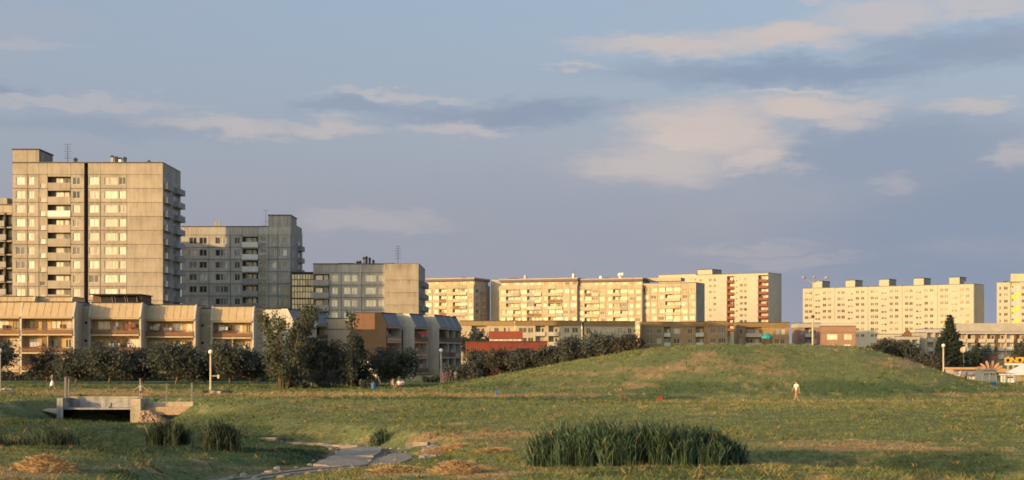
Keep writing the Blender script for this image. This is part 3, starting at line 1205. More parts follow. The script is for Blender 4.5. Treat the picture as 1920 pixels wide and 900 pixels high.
def block_c():
    D = 333.0
    u = pxspan(587, D)
    W = u(785)
    dep = 24.0
    top = wz(495, D)
    h, n, toph = 2.78, 5, 1.9
    root = empty('apartment_block', (wx(587, D), D, 0), 0, 'six storey concrete block with a blank sunlit end bay beside the glazed stair link', 'apartment block')
    bays = [('l', 587, 617, []), ('p', 617, 640, [(622, 633, 1)]), ('p', 640, 678, [(645, 657, 1), (659, 670, 1)]), ('p', 678, 722, [(685, 705, 1), (709, 720, 1)])]
    g0 = u(722)
    zb = top - toph - n * h
    core = MB()
    core.box(0, u(617), 1.0, dep, 0, top - .1)
    core.box(u(617), g0, .2, dep, 0, top - .1)
    core.box(g0, W, -.7, dep, 0, top - .1)
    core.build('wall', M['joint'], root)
    fr = Face(root, 0, 0)
    for k, a, b, wins in bays:
        ua, ub = u(a), u(b)
        fr.put('panel', wall_mesh(ub - ua - .04, toph - .04, [], .2, M['concrete_grey']), ua + .02, 0, top - toph + .02)
        for s in range(n):
            z = top - toph - (s + 1) * h
            if k == 'p':
                storey_panels(fr, ua, ub, z, h, [(u(p), u(q), m) for p, q, m in wins], 'concrete_grey', .75, 1.5, pane='pane_warm_reflect')
            else:
                fr.put('panel', wall_mesh(ub - ua - .04, .3, [], .95, M['concrete_grey']), ua + .02, 0, z + h - .32)
                fr.balcony(ua - .1, z + .1, ub - ua + .1, .45, 1.0, 'balcony_grey', 'concrete_grey', .98)
                bk = Face(root, 0, 1.0)
                bk.window(ua + .5, z + .7, 1.5, 1.5, 1, -.05, 'frame_white', 'pane_warm_reflect')
                bk.window(ua + 2.3, z + .2, .9, 2.05, 0, -.05, 'frame_white', 'pane_mixed', 'balcony_door')
    gf = Face(root, 0, -.9)
    gw = W - g0
    zz = top - 3.6
    gf.put('panel', wall_mesh(gw, 3.55, [], .2, M['concrete']), g0, 0, zz + .03)
    while zz > zb:
        zz -= h
        gf.put('panel', wall_mesh(gw, h - .06, [], .2, M['concrete']), g0, 0, zz + .03)
    lb = MB()
    lb.box(0, g0, .02, .2, 0, zb)
    lb.box(g0, W, -.88, -.7, 0, zz)
    lb.build('lower_wall', M['concrete_grey'], root)
    rt = Face(root, W, -.9, R(90))
    rb = MB()
    rb.box(0, dep + .9, -.03, 0, zb - 3, top - .02)
    rt.put('side_wall', rb.mesh('side_wall', M['concrete_grey']), 0, 0, 0)
    for s in range(n):
        z = top - toph - (s + 1) * h
        for a in (3.0, 10.5, 18.0):
            rt.balcony(a, z + .1, 4.6, 1.0, 1.0, 'balcony_grey', 'concrete_grey', .02)
            rt.window(a + .4, z + .75, 2.0, 1.5, 1, -.09, 'frame_white', 'pane_mixed')
            rt.window(a + 2.9, z + .2, .9, 2.05, 0, -.09, 'frame_white', 'pane_mixed', 'balcony_door')
    flat_roof(root, 0, W, .0, dep, top - .1)
    for p, hh, mt in ((672, .6, 'bitumen'), (679, 1.4, 'concrete_pale'), (684, 1.6, 'bitumen'), (690, 1.3, 'bitumen'), (667, .5, 'bitumen'), (697, .8, 'bitumen')):
        chimney(root, u(p), 4, top, .45, hh, mt)
    for p in (640, 650, 729):
        vent(root, u(p), 4, top, 2.0, .3)
    antenna(root, u(743), 5, top, 4.4, 6)
    # glazed stair link between this block and the tower
    D2 = 337.0
    u2 = pxspan(547, D2)
    W2 = u2(588)
    t2 = wz(512, D2)
    lk = empty('stair_link', (wx(547, D2), D2, 0), 0, 'dark steel framed glazed stair link between two concrete blocks', 'stair tower')
    f = MB()
    for k in range(9):
        x = W2 * k / 8
        f.box(x - .05, x + .05, -.04, .10, 6, t2)
    zz = t2
    k = 0
    while zz > 6:
        th = .3 if k % 2 == 0 else .12
        f.box(0, W2, -.06, .12, zz - th, zz)
        zz -= 1.4
        k += 1
    f.build('steel_frame', M['dark_metal'], lk)
    r = MB()
    r.box(-.2, W2 + .2, -.25, 6, t2, t2 + .25)
    r.build('roof', M['bitumen'], lk)
    zz = t2
    q = MB()
    q.quad((.03, 0, 0), (W2 / 8 - .03, 0, 0), (W2 / 8 - .03, 0, 1.3), (.03, 0, 1.3))
    qe = q.mesh('pane', M['pane_stair'])
    while zz - 1.4 > 7:
        for k in range(8):
            link('pane', qe, lk, (W2 * k / 8, .06, zz - 1.38))
        zz -= 1.4
    b = MB()
    b.box(0, W2, .15, 6, 0, t2 - .02)
    b.build('wall', M['core'], lk)


def block_z():
    D = 306.0
    u = pxspan(-95, D)
    W = u(25)
    top = wz(384, D)
    root = empty('apartment_block', (wx(-95, D), D, 0), 0, 'apartment block cut by the left picture edge with dark stacked loggias', 'apartment block')
    h, n, toph = 2.79, 6, 1.6
    core = MB()
    l0, l1 = u(-3), u(23)
    core.box(0, l0, .2, 13, 0, top - .1)
    core.box(l0, l1, 1.5, 13, 0, top - .1)
    core.box(l1, W, .0, 13, 0, top - .1)
    core.build('wall', M['concrete'], root)
    fr = Face(root, 0, 0)
    zb = top - toph - n * h
    lb = MB()
    lb.box(0, l1, .02, .2, 0, zb)
    lb.build('lower_wall', M['concrete'], root)
    for s in range(n):
        z = top - toph - (s + 1) * h
        for a in (-88, -52):
            storey_panels(fr, u(a - 7), u(a + 29) if a < -60 else l0, z, h, [(u(a), u(a + 18), 1)], 'concrete', .78, 1.5)
        mid = l0 + (l1 - l0) * .5
        off = .28 if s % 2 else 0
        fr.balcony(l0 + .05 + off, z + .1, mid - l0 - .1, .5, 1.0, 'balcony_grey', 'joint', 1.4)
        bk = Face(root, 0, 1.5)
        bk.window(l0 + .2, z + .4, 1.0, 1.8, 0, -.06, 'frame_brown', 'pane_bright')
        bk.window(mid + .1, z + .4, 1.1, 1.7, 0, -.06, 'frame_brown', 'pane_bright')
        p = MB()
        p.box(mid - .12, mid + .12, -.3, 1.45, z, z + h)
        p.build('fin_wall', M['door_dark'], root)
        b = MB()
        b.box(l0, l1, -.1, 1.45, z + h - .4, z + h - .1)
        b.build('loggia_beam', M['concrete'], root)
    fr.put('panel', wall_mesh(W, toph, [], .18, M['concrete']), 0, 0, top - toph)
    flat_roof(root, 0, W, 0, 13, top - .1)
    lt = wz(368, D)
    lh = MB()
    lh.box(u(-40), u(4), 3, 10, top, lt)
    lh.build('lift_house', M['concrete_grey'], root)
    antenna(root, u(14), 5, top, 4.6, 3)


tower_a()
tower_b()
block_c()
block_z()


# ------------------------------------------------------------------ long slab in the middle distance
def solve_span(pxl, pxr, DL, phi):
    """length of a wall that starts at pixel column pxl, distance DL, turned by phi and ends at column pxr"""
    x0 = wx(pxl, DL)
    c, s = math.cos(phi), math.sin(phi)
    k = (pxr - 960) / F
    # x0 + w c = k (DL - w s)
    return (k * DL - x0) / (c + k * s)


SLABCOL = ['cream', 'cream', 'ochre_pale', 'wood', 'balcony_grey', 'roof_tan', 'plaster_tan', 'slab_panel', 'balcony_grey', 'cream_white', 'wood']


def slab_section(pxl, pxr, DL, phi, ytop, label, seed, attic=True, dep=12.0, side_bal=False):
    w = solve_span(pxl, pxr, DL, phi)
    rnd = random.Random(seed)
    root = empty('slab_block', (wx(pxl, DL), DL, 0), -phi, label, 'apartment block', 'joined sections of the long slab block')
    top = wz(ytop, DL - w * .5 * math.sin(phi))
    h = 2.76
    n = 6
    nb = max(5, round(w / 3.1))
    bw = w / nb
    kinds = []
    while len(kinds) < nb:
        kinds += rnd.choice([['p', 'l', 'l'], ['p', 'p', 'l'], ['p', 'l', 'l', 'p'], ['l', 'p']])
    kinds = kinds[:nb]
    kinds[0] = 'p'
    kinds[-1] = 'p'
    zt = top - 1.3
    zb = zt - n * h
    core = MB()
    for i, k in enumerate(kinds):
        core.box(i * bw, (i + 1) * bw, 1.2 if k == 'l' else .2, dep, 0, top - .02)
    core.build('wall', M['plaster_tan'], root)
    fr = Face(root, 0, 0)
    bk = Face(root, 0, 1.2)
    lb = MB()
    lb.box(0, w, .03, .2, 0, zb)
    lb.build('lower_wall', M['plaster_tan'], root)
    for i, k in enumerate(kinds):
        a, b = i * bw, (i + 1) * bw
        fr.put('panel', wall_mesh(b - a - .05, 1.25, [], .2, M['slab_panel']), a + .025, 0, zt + .03)
        for s in range(n):
            z = zt - (s + 1) * h
            if k == 'p':
                ww = bw * rnd.choice([.45, .6, .6, .75])
                o = (bw - ww) * rnd.choice([.3, .5, .7])
                storey_panels(fr, a, b, z, h, [(a + o, a + o + ww, 1)], 'slab_panel', .8, 1.4, pane='pane_slab')
            else:
                c = rnd.choice(SLABCOL)
                fr.balcony(a + .04, z + .1, bw - .08, rnd.choice([.1, .1, .35]), 1.0, c, 'slab_panel', 1.18)
                fr.put('panel', wall_mesh(bw - .05, .3, [], .9, M['slab_panel']), a + .025, 0, z + h - .32)
                if rnd.random() < .35:
                    fr.window(a + .15, z + 1.15, bw - .3, 1.2, 3, .25, 'frame_white', 'pane_slab', 'balcony_glazing')
                else:
                    bk.window(a + bw * .12, z + .7, bw * .42, 1.5, 1, -.05, 'frame_brown' if rnd.random() < .4 else 'frame_white', 'pane_slab')
                    bk.window(a + bw * .6, z + .2, bw * .26, 2.0, 0, -.05, 'frame_white', 'pane_slab', 'balcony_door')
    rt = Face(root, w, 0, R(90))
    sb = MB()
    sb.box(0, dep, -.04, 0, zb - 6, top)
    rt.put('side_wall', sb.mesh('side_wall', M['concrete_grey']), 0, 0, 0)
    for s in range(n):
        z = zt - (s + 1) * h
        if side_bal:
            rt.window(2.0, z + .7, 2.6, 1.6, 1, -.1, 'frame_white', 'pane_mixed')
            rt.balcony(7.0, z + .1, 4.0, .7, 1.0, 'balcony_grey', 'concrete_grey', .02)
    # set-back attic storey with an overhanging roof
    if attic:
        az = top + 1.55
        at = MB()
        at.box(.3, w - .3, 1.6, dep - 1, top - .05, az)
        at.build('attic_wall', M['cream'], root)
        af = Face(root, 0, 1.6)
        for i in range(nb):
            if rnd.random() < .8:
                af.window(i * bw + .6, top + .15, bw * .55, 1.15, 1, -.08, 'frame_brown', 'pane_slab')
        rf = MB()
        rf.box(-.2, w + .1, .35, dep - .3, az, az + .8)
        rf.build('roof', M['roof_plum'], root)
        rr = MB()
        rr.box(-.25, w + .15, .25, dep - .2, az + .8, az + 1.25)
        rr.build('roof_edge', M['slab_panel'], root)
        ztop = az + 1.25
        for k in range(max(1, int(w / 14))):
            vent(root, rnd.uniform(3, w - 3), 4, ztop, 1.8, .3)
    else:
        flat_roof(root, 0, w, 0, dep, top - .02)
        ztop = top + .2
    return root, w, ztop


PHI = R(22)
r1, w1, z1 = slab_section(798, 888, 612, PHI, 534, 'leftmost slab section of the long sunlit block, standing forward with a shaded side', 1, side_bal=True, dep=17)
r2, w2, z2 = slab_section(936, 1082, 604, PHI, 535, 'second section from the left of the long sunlit slab block', 2)
r3, w3, z3 = slab_section(1083, 1204, 593, PHI, 535, 'third section from the left of the long sunlit slab block', 5)
r4, w4, z4 = slab_section(1205, 1305, 585, PHI, 531, 'rightmost slab section of the long sunlit block with a blank shaded end wall', 9, attic=False, dep=13)
sc_ = MB()
sc_.box(-7.5, -.2, 9, 13, 0, z2 + .2)
sc_.build('stair_wall', M['concrete_pale'], r2)
chimney(r2, w2 * .28, 5, z2, .9, 1.6, 'cream', False)
chimney(r2, w2 * .9, 5, z2, .8, 1.8, 'white_paint', False)
chimney(r3, 8, 5, z3, 1.0, 1.2, 'white_paint', False)
dsh = MB()
dsh.sphere((w3 * .60, 5, z3 + 1.5), .9, 10, 6)
dsh.sphere((w3 * .60 + 1.1, 5, z3 + 1.7), .7, 10, 6)
dsh.box(w3 * .6 - .3, w3 * .6 + .5, 4.7, 5.3, z3, z3 + .9)
dsh.build('satellite_dish', M['white_paint'], r3)
rp = MB()
rp.box(0, 14, 5, 11, z3 - 1.2, z3 + .1)
rp.build('lift_house', M['plaster_tan'], r4)
antenna(r3, -3, 5, z3, 3.6, 2)


# ------------------------------------------------------------------ cream high-rises on the right
def open_wall(face, w, h, z, ops, mat, t=.2, pane='pane_far', frame='frame_white', name='facade', u0=0.0):
    """one storeyed wall with all its true openings, each with a window of its own; ops = (x0, x1, z0, z1, mullions)"""
    me = wall_mesh(w, h, [o[:4] for o in ops], t, M[mat], name)
    face.put(name, me, u0, 0, z)
    for (a, b, c, d, m) in ops:
        face.window(u0 + a, z + c, b - a, d - c, m, t - .1, frame, pane)


def white_tower():
    DL, phi = 705.0, R(34)
    w = solve_span(1305, 1440, DL, phi)
    root = empty('high_rise', (wx(1305, DL), DL, 0), -phi, 'cream high-rise with two red balcony columns behind the long slab', 'tower block')
    Dm = DL - w * .5 * math.sin(phi)
    top = wz(514, Dm)
    h, n = 2.8, 9
    z0 = top - 1.2 - n * h
    dep = 15.0
    f = lambda p: w * (p - 1305) / 135.0
    core = MB()
    for a, b, y in ((1305, 1364, .2), (1364, 1378, 2.2), (1378, 1422, .2), (1422, 1440, 2.2)):
        core.box(f(a), f(b), y, dep, 0, top - .02)
    core.build('wall', M['cream'], root)
    fr = Face(root, 0, 0)
    ops = []
    for s in range(n):
        z = s * h + .8
        ops += [(f(1330), f(1335), z, z + 1.4, 0), (f(1338.5), f(1343.5), z, z + 1.4, 0)]
        if s == n - 1:
            ops.append((f(1312), f(1318), z, z + 1.4, 0))
    open_wall(fr, f(1364), top - z0, z0, ops, 'cream')
    ops = []
    b0 = f(1378)
    for s in range(n):
        z = s * h + .8
        ops += [(f(1388) - b0, f(1394) - b0, z, z + 1.4, 0), (f(1396) - b0, f(1401) - b0, z, z + 1.4, 0), (f(1381) - b0, f(1384) - b0, z - .5, z + .5, 0)]
    open_wall(fr, f(1422) - b0, top - z0, z0, ops, 'cream', u0=b0)
    for (a, b) in ((1364, 1378), (1422, 1440)):
        bk = Face(root, 0, 2.2)
        for s in range(n):
            z = z0 + s * h
            fr.balcony(f(a) + .06, z + .1, f(b) - f(a) - .12, .5, 1.0, 'maroon', 'cream_white', 2.1)
            bk.window(f(a) + .5, z + .3, 1.3, 2.0, 0, -.06, 'frame_white', 'pane_slab')
            bk.window(f(b) - 1.9, z + .6, 1.2, 1.6, 0, -.06, 'frame_white', 'pane_slab')
        c = MB()
        c.box(f(a), f(b), 0, 2.18, top - .9, top - .02)
        c.build('cornice', M['cream'], root)
    rt = Face(root, w, 0, R(90))
    sb = MB()
    sb.box(0, dep, -.05, 0, 0, top)
    rt.put('side_wall', sb.mesh('side_wall', M['cream_white']), 0, 0, 0)
    flat_roof(root, 0, w, 0, dep, top - .02)
    lt = wz(504, Dm)
    lh = MB()
    lh.box(f(1308), f(1336), .05, 10, top + .05, lt)
    lo = lh.build('lift_house', M['cream'], root)
    lc = MB()
    lc.box(f(1308) - .1, f(1336) + .1, -.1, 10.1, lt, lt + .25)
    link('lift_house_cap', lc.mesh('lift_house_cap', M['bitumen']), lo)
    for p in (1385, 1410, 1430):
        vent(root, f(p), 5, top, 1.6, .3)
    # lower wing on the left
    DW = 735.0
    ww = solve_span(1235, 1306, DW, phi)
    wt = wz(516, DW)
    r2 = empty('high_rise', (wx(1235, DW), DW, 0), -phi, 'plain cream wing left of the red balcony high-rise, seen above the slab', 'tower block')
    c = MB()
    c.box(0, ww, .2, 14, 0, wt - .02)
    c.build('wall', M['cream'], r2)
    ops = []
    for s in range(8):
        z = s * 2.8 + .8
        for q in (.38, .5, .86, .94):
            ops.append((ww * q, ww * q + 1.1, z, z + 1.4, 0))
    open_wall(Face(r2, 0, 0), ww, 8 * 2.8 + 1.4, wt - 8 * 2.8 - 1.4, ops, 'cream')
    flat_roof(r2, 0, ww, 0, 14, wt - .02)


def white_slab():
    DL, phi = 690.0, R(36)
    w = solve_span(1505, 1826, DL, phi)
    root = empty('high_rise', (wx(1505, DL), DL, 0), -phi, 'long cream high-rise with five stair towers on its roof, right of the tall street lamp', 'apartment block')
    n, h = 8, 2.8
    nsec = 5
    sw = w / nsec
    dep = 13.0
    tops = [wz(yt, DL - (i + .5) * sw * math.sin(phi)) for i, yt in enumerate((540, 539, 537, 535, 534))]
    tp = sum(tops) / 5
    z0 = tp - 1.0 - n * h
    core = MB()
    core.box(0, w, .2, dep, 0, tp - .02)
    core.build('wall', M['cream'], root)
    fr = Face(root, 0, 0)
    for i in range(nsec):
        ops = []
        g = .18
        W = sw - 2 * g
        for s in range(n):
            z = s * h + .85
            for q in (.06, .19, .63, .79):
                ops.append((W * q, W * q + W * .10, z, z + 1.4, 1))
            ops.append((W * .385, W * .455, z - .5, z + .45, 0))
            ops.append((W * .475, W * .54, z - .5, z + .45, 0))
        open_wall(fr, W, tp - z0, z0, ops, 'cream', u0=i * sw + g)
        # stair tower standing proud with its roof house
        lt = tp + 3.1
        lh = MB()
        lh.box(i * sw + W * .33, i * sw + W * .62, .04, 8.5, tp + .05, lt)
        lo = lh.build('lift_house', M['cream'], root)
        lc = MB()
        lc.box(i * sw + W * .32, i * sw + W * .63, -.05, 8.7, lt, lt + .25)
        link('lift_house_cap', lc.mesh('lift_house_cap', M['bitumen']), lo)
    rt = Face(root, w, 0, R(90))
    sb = MB()
    sb.box(0, dep, -.05, 0, 0, tp)
    rt.put('side_wall', sb.mesh('side_wall', M['cream_white']), 0, 0, 0)
    flat_roof(root, 0, w, 0, dep, tp - .02)
    chimney(root, w * .93, 5, tp, .7, 1.4, 'white_paint', False)
    chimney(root, w * .45, 5, tp, .6, 1.2, 'concrete_pale', False)


def yellow_block():
    DL, phi = 640.0, R(22)
    w = solve_span(1869, 1965, DL, phi)
    root = empty('high_rise', (wx(1869, DL), DL, 0), -phi, 'cream high-rise with a yellow and lilac balcony strip at the right picture edge', 'tower block')
    f = lambda p: w * (p - 1869) / 96.0
    top = wz(528, DL - 8)
    h, n = 2.8, 7
    z0 = top - 1.2 - n * h
    core = MB()
    core.box(0, f(1895), .2, 13, 0, top - .02)
    core.box(f(1895), f(1912), .6, 13, 0, top - .02)
    core.box(f(1912), w, .2, 13, 0, top - .02)
    core.build('wall', M['cream'], root)
    fr = Face(root, 0, 0)
    ops = []
    for s in range(n):
        z = s * h + .8
        ops += [(f(1873.5), f(1878), z, z + 1.4, 0), (f(1882.5), f(1890), z, z + 1.4, 1)]
    open_wall(fr, f(1895), top - z0, z0, ops, 'cream')
    ops = []
    b0 = f(1912)
    for s in range(n):
        z = s * h + .8
        ops += [(f(1916) - b0, f(1921) - b0, z, z + 1.4, 0), (f(1930) - b0, f(1937) - b0, z, z + 1.4, 1)]
    open_wall(fr, w - b0, top - z0, z0, ops, 'cream', u0=b0)
    pf = Face(root, 0, .4)
    cols = ['yellow', 'lilac']
    a, m, b = f(1895), f(1904), f(1912)
    for s in range(n * 2):
        z = z0 + s * h / 2
        pf.put('panel', wall_mesh(m - a - .03, h / 2 - .03, [], .18, M[cols[(s // 2) % 2 if s % 2 else (s // 2 + 1) % 2]]), a + .015, 0, z)
        pf.put('panel', wall_mesh(b - m - .03, h / 2 - .03, [], .18, M[cols[(s // 2 + 1) % 2]]), m + .015, 0, z)
        if s % 2:
            pf.window(a + .4, z + .3, .8, .7, 0, -.05, 'frame_brown', 'pane_far')
    flat_roof(root, 0, w, 0, 13, top - .02)
    lt = wz(512, DL - 8)
    lh = MB()
    lh.box(f(1895), f(1925), 1, 9, top + .05, lt)
    lh.build('lift_house', M['ochre_pale'], root)
    vent(root, f(1884), 4, top, 2.0, .5)


white_tower()
white_slab()
yellow_block()


# ------------------------------------------------------------------ terraced low-rise housing
def terrace_unit(loc, rz, widths, base, label, seed, dep=9.0, floors=3, gable='plaster_tan', gable_left=None, roofmat='roof_tan', fh=3.02, wall='plaster_warm', group='terraced houses with sloping roof fronts',
                 flowers=True, roofh=2.35, stagger=0.0, brown_gable=False, cols=None):
    """rows of deep loggias under a sloped, ribbed roof front; the front looks along local -y"""
    rnd = random.Random(seed)
    root = empty('terraced_house', (loc[0], loc[1], 0), rz, label, 'terraced house', group)
    w = sum(widths)
    LD = 1.7
    eave = base + floors * fh
    x = 0.0
    nb = len(widths)
    for i, bw in enumerate(widths):
        off = i * stagger
        core = MB()
        core.box(x, x + bw, off + LD, off + dep, -.5, eave + roofh - .15)
        core.build('wall', M[wall], root)
        # sloping roof front with standing ribs
        rf = MB()
        rf.prism([(off - .35, eave - .12), (off - .35, eave + .08), (off + .95, eave + roofh), (off + 1.9, eave + roofh), (off + 1.9, eave - .12)], x + .16, x + bw - .16)
        ro = rf.build('roof', M[roofmat], root)
        rb = MB()
        k = max(4, int(bw / 1.2))
        for j in range(1, k):
            xx = x + .16 + (bw - .32) * j / k
            rb.prism([(off - .36, eave + .06), (off - .39, eave + .11), (off + .91, eave + roofh + .03), (off + .96, eave + roofh)], xx - .018, xx + .018)
        link('roof_ribs', rb.mesh('roof_ribs', M[roofmat]), ro)
        tr = MB()
        tr.box(x - .02, x + bw + .02, off + .85, off + dep + .1, eave + roofh, eave + roofh + .16)
        link('roof_edge', tr.mesh('roof_edge', M['bitumen']), ro)
        fc = MB()
        fc.box(x + .16, x + bw - .16, off - .28, off + .0, eave - .38, eave - .12)
        fc.build('fascia', M['plaster_tan'], root)
        # party walls
        for j, xx in enumerate((x, x + bw)):
            if j == 1 and i < nb - 1 and stagger == 0:
                continue
            pw = MB()
            pw.prism([(off - .1, -.5), (off - .1, eave - .1), (off - .42, eave - .1), (off + .9, eave + roofh + .12), (off + LD + .4, eave + roofh + .12), (off + LD + .4, -.5)], xx - .155, xx + .155)
            pw.build('party_wall', M['umber' if brown_gable and j == 0 and i == 0 else 'fin_pale' if gable == 'plaster_tan' else gable], root)  # umber paints shade on the brown gable's party wall
        fr = Face(root, 0, off)
        bk = Face(root, 0, off + LD)
        for s in range(floors):
            z = base + s * fh
            # parapet band with rail and plant boxes
            pc = rnd.choice(['wood', 'plaster_tan', 'brown', 'wood'])
            b = MB()
            b.box(x + .16, x + bw - .16, -.28, LD, -.16, .12)
            o = fr.put('balcony', b.mesh('balcony', M['plaster_tan']), 0, 0, z)
            p = MB()
            p.box(x + .17, x + bw - .17, -.24, -.16, .22, .78)
            p.box(x + .17, x + bw - .17, -.26, -.12, .92, .99)
            for j in range(6):
                xx = x + .25 + (bw - .5) * j / 5
                p.box(xx - .03, xx + .03, -.22, -.17, .1, .93)
            link('parapet', p.mesh('parapet', M[pc]), o)
            if flowers and rnd.random() < .75:
                fl = MB()
                for j in range(46):
                    xx = rnd.uniform(x + .4, x + bw - .4)
                    if math.sin(xx * 2.1 + seed + s) < -.2:
                        continue
                    zz = rnd.uniform(.85, 1.25)
                    r = rnd.uniform(.05, .13)
                    yy = rnd.uniform(-.42, -.2)
                    fl.poly([(xx - r, yy, zz), (xx, yy - r, zz - r), (xx + r, yy + .03, zz), (xx, yy, zz + r)])
                if fl.f:
                    link('flower_box', fl.mesh('flower_box', M['flower_red'] if rnd.random() < .6 else M['flower_green']), o)
            # back wall of the loggia: doors and windows
            lay = rnd.choice([0, 1, 2])
            q = bw / 10.0
            specs = {0: [(1.0, 1.6, 1.0, 1.3, 'w'), (3.4, .95, .15, 2.15, 'd'), (5.2, 1.8, .9, 1.4, 'w'), (7.9, 1.1, .9, 1.4, 'w')],
                     1: [(.8, 1.0, .15, 2.15, 'd'), (2.6, 2.0, .85, 1.45, 'w'), (5.6, .9, .15, 2.15, 'd'), (7.2, 1.9, .85, 1.45, 'w')],
                     2: [(1.2, 2.2, .85, 1.45, 'w'), (4.4, .9, .15, 2.15, 'd'), (6.1, .9, .15, 2.15, 'd'), (7.6, 1.7, .85, 1.45, 'w')]}[lay]
            for (a, ww, z0, hh, kk) in specs:
                if kk == 'w':
                    bk.window(x + a * q, z + z0, ww * q * 1.05, hh, 1, -.06, rnd.choice(['frame_white', 'frame_white', 'frame_brown']), rnd.choice(['pane_bright', 'pane_mixed']))
                else:
                    bk.window(x + a * q, z + z0, ww * q, hh, 0, -.06, 'frame_brown', rnd.choice(['pane_dark', 'pane_mixed', 'pane_dark']), 'balcony_door')
            # things left on the loggia: washing, a cupboard, a folded sunshade
            for q_ in range(rnd.choice([1, 2, 2, 3])):
                xx = rnd.uniform(x + .6, x + bw - 1.4)
                it = MB()
                if rnd.random() < .55:
                    zt_ = rnd.uniform(1.5, 1.9)
                    for e_ in range(rnd.choice([2, 3])):
                        w_ = rnd.uniform(.35, .6)
                        it.box(xx, xx + w_, .25, .27, zt_ - rnd.uniform(.5, .9), zt_)
                        xx += w_ + .06
                    nm_ = 'washing'
                else:
                    it.box(xx, xx + rnd.uniform(.5, .9), 1.1, 1.55, .12, rnd.uniform(.9, 1.7))
                    nm_ = 'cupboard'
                fr.put(nm_, it.mesh(nm_, M[rnd.choice(['white_paint', 'white_paint', 'lilac', 'maroon', 'wood', 'lilac', 'door_dark', 'cream_white'])]), 0, 0, z)
            if s < floors - 1 and rnd.random() < .5:
                cl = MB()
                cl.box(x + bw * .5 - .09, x + bw * .5 + .09, .15, LD, .12, fh - .2)
                fr.put('partition', cl.mesh('partition', M['plaster_tan']), 0, 0, z)
        x += bw
    # end walls, plain concrete with lift joints
    gm = M[gable]
    for side in (0, 1):
        off = stagger * (nb - 1) if side else 0.0
        xx = 0 - .17 if side == 0 else w + .03
        segs = [(base - 3.0, base), (base, base + fh * .9), (base + fh * .9, eave - .6), (eave - .6, eave + roofh)] if floors == 3 else [(-.5, base + fh), (base + fh, eave + roofh)]
        for k, (za, zc) in enumerate(segs):
            za = max(za, -.5)
            if zc - za < .3:
                continue
            pn = MB()
            pn.box(xx, xx + .14, off + LD + .41, off + dep, za + .02, zc - .02)
            mm = gm
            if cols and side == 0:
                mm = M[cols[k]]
            pn.build('end_panel', mm, root)
    return root


def stair_block(px0, px1, D, ytop, label, mat='plaster_tan', rz=0.0, dep=7.0):
    w = (px1 - px0) * D / F
    root = empty('stair_block', (wx(px0, D), D, 0), rz, label, 'stair block')
    top = wz(ytop, D)
    h = 3.02
    ops = []
    z = top - 3.2
    k = 0
    while z > .6:
        ops += [(w * .22, w * .22 + .62, z, z + .62, 0), (w * .62, w * .62 + .62, z, z + .62, 0)]
        z -= h
    c = MB()
    c.box(0, w, .2, dep, -.5, top - .03)
    c.build('wall', M[mat], root)
    open_wall(Face(root, 0, 0), w, top + .5, -.5, [(a, b, c_ + .5, d + .5, m) for a, b, c_, d, m in ops], mat, pane='pane_dark', frame='frame_white')
    flat_roof(root, 0, w, 0, dep, top - .03)
    return root


def leafmat(name, c1, c2, c3, trans=.25):
    m = bpy.data.materials.new(name)
    m.use_nodes = True
    nt = m.node_tree
    N, L = nt.nodes, nt.links
    b = N['Principled BSDF']
    b.inputs['Roughness'].default_value = .75
    b.inputs['Specular IOR Level'].default_value = .2
    geo = N.new('ShaderNodeNewGeometry')
    n = N.new('ShaderNodeTexNoise')
    n.inputs['Scale'].default_value = .9
    n.inputs['Detail'].default_value = 6
    n.inputs['Roughness'].default_value = .75
    L.new(geo.outputs['Position'], n.inputs['Vector'])
    cr = N.new('ShaderNodeValToRGB')
    e = cr.color_ramp.elements
    e[0].position, e[0].color = .32, (*c1, 1)
    e[1].position, e[1].color = .52, (*c2, 1)
    q = e.new(.72)
    q.color = (*c3, 1)
    L.new(n.outputs['Fac'], cr.inputs[0])
    L.new(cr.outputs[0], b.inputs['Base Color'])
    tr = N.new('ShaderNodeBsdfTranslucent')
    L.new(cr.outputs[0], tr.inputs['Color'])
    mx = N.new('ShaderNodeMixShader')
    mx.inputs[0].default_value = .35
    L.new(b.outputs[0], mx.inputs[1])
    L.new(tr.outputs[0], mx.inputs[2])
    L.new(mx.outputs[0], N['Material Output'].inputs['Surface'])
    return m


M['flower_red'] = leafmat('flower_red', (.05, .06, .03), (.30, .04, .035), (.42, .12, .10))
M['flower_green'] = leafmat('flower_green', (.04, .06, .03), (.07, .10, .04), (.12, .14, .05))
M['leaf_dark'] = leafmat('leaf_dark', (.056, .068, .062), (.090, .100, .084), (.14, .14, .10))
M['leaf_olive'] = leafmat('leaf_olive', (.060, .076, .058), (.10, .112, .076), (.155, .155, .09))
M['leaf_rust'] = leafmat('leaf_rust', (.058, .062, .054), (.096, .090, .072), (.145, .118, .084))
M['needle'] = leafmat('needle', (.032, .048, .040), (.052, .070, .054), (.078, .092, .062))
M['reed'] = leafmat('reed', (.034, .046, .022), (.060, .076, .032), (.10, .108, .042))
M['reed_cool'] = leafmat('reed_cool', (.024, .038, .030), (.036, .054, .038), (.055, .072, .044))


def px_unit(px0, px1, D, ybase_top, n, label, seed, **k):
    w = (px1 - px0) * D / F
    top = wz(ybase_top, D)
    base = top - 2.35 - 3 * 3.02
    return terrace_unit((wx(px0, D), D), 0, [w / n] * n, base, label, seed, **k)


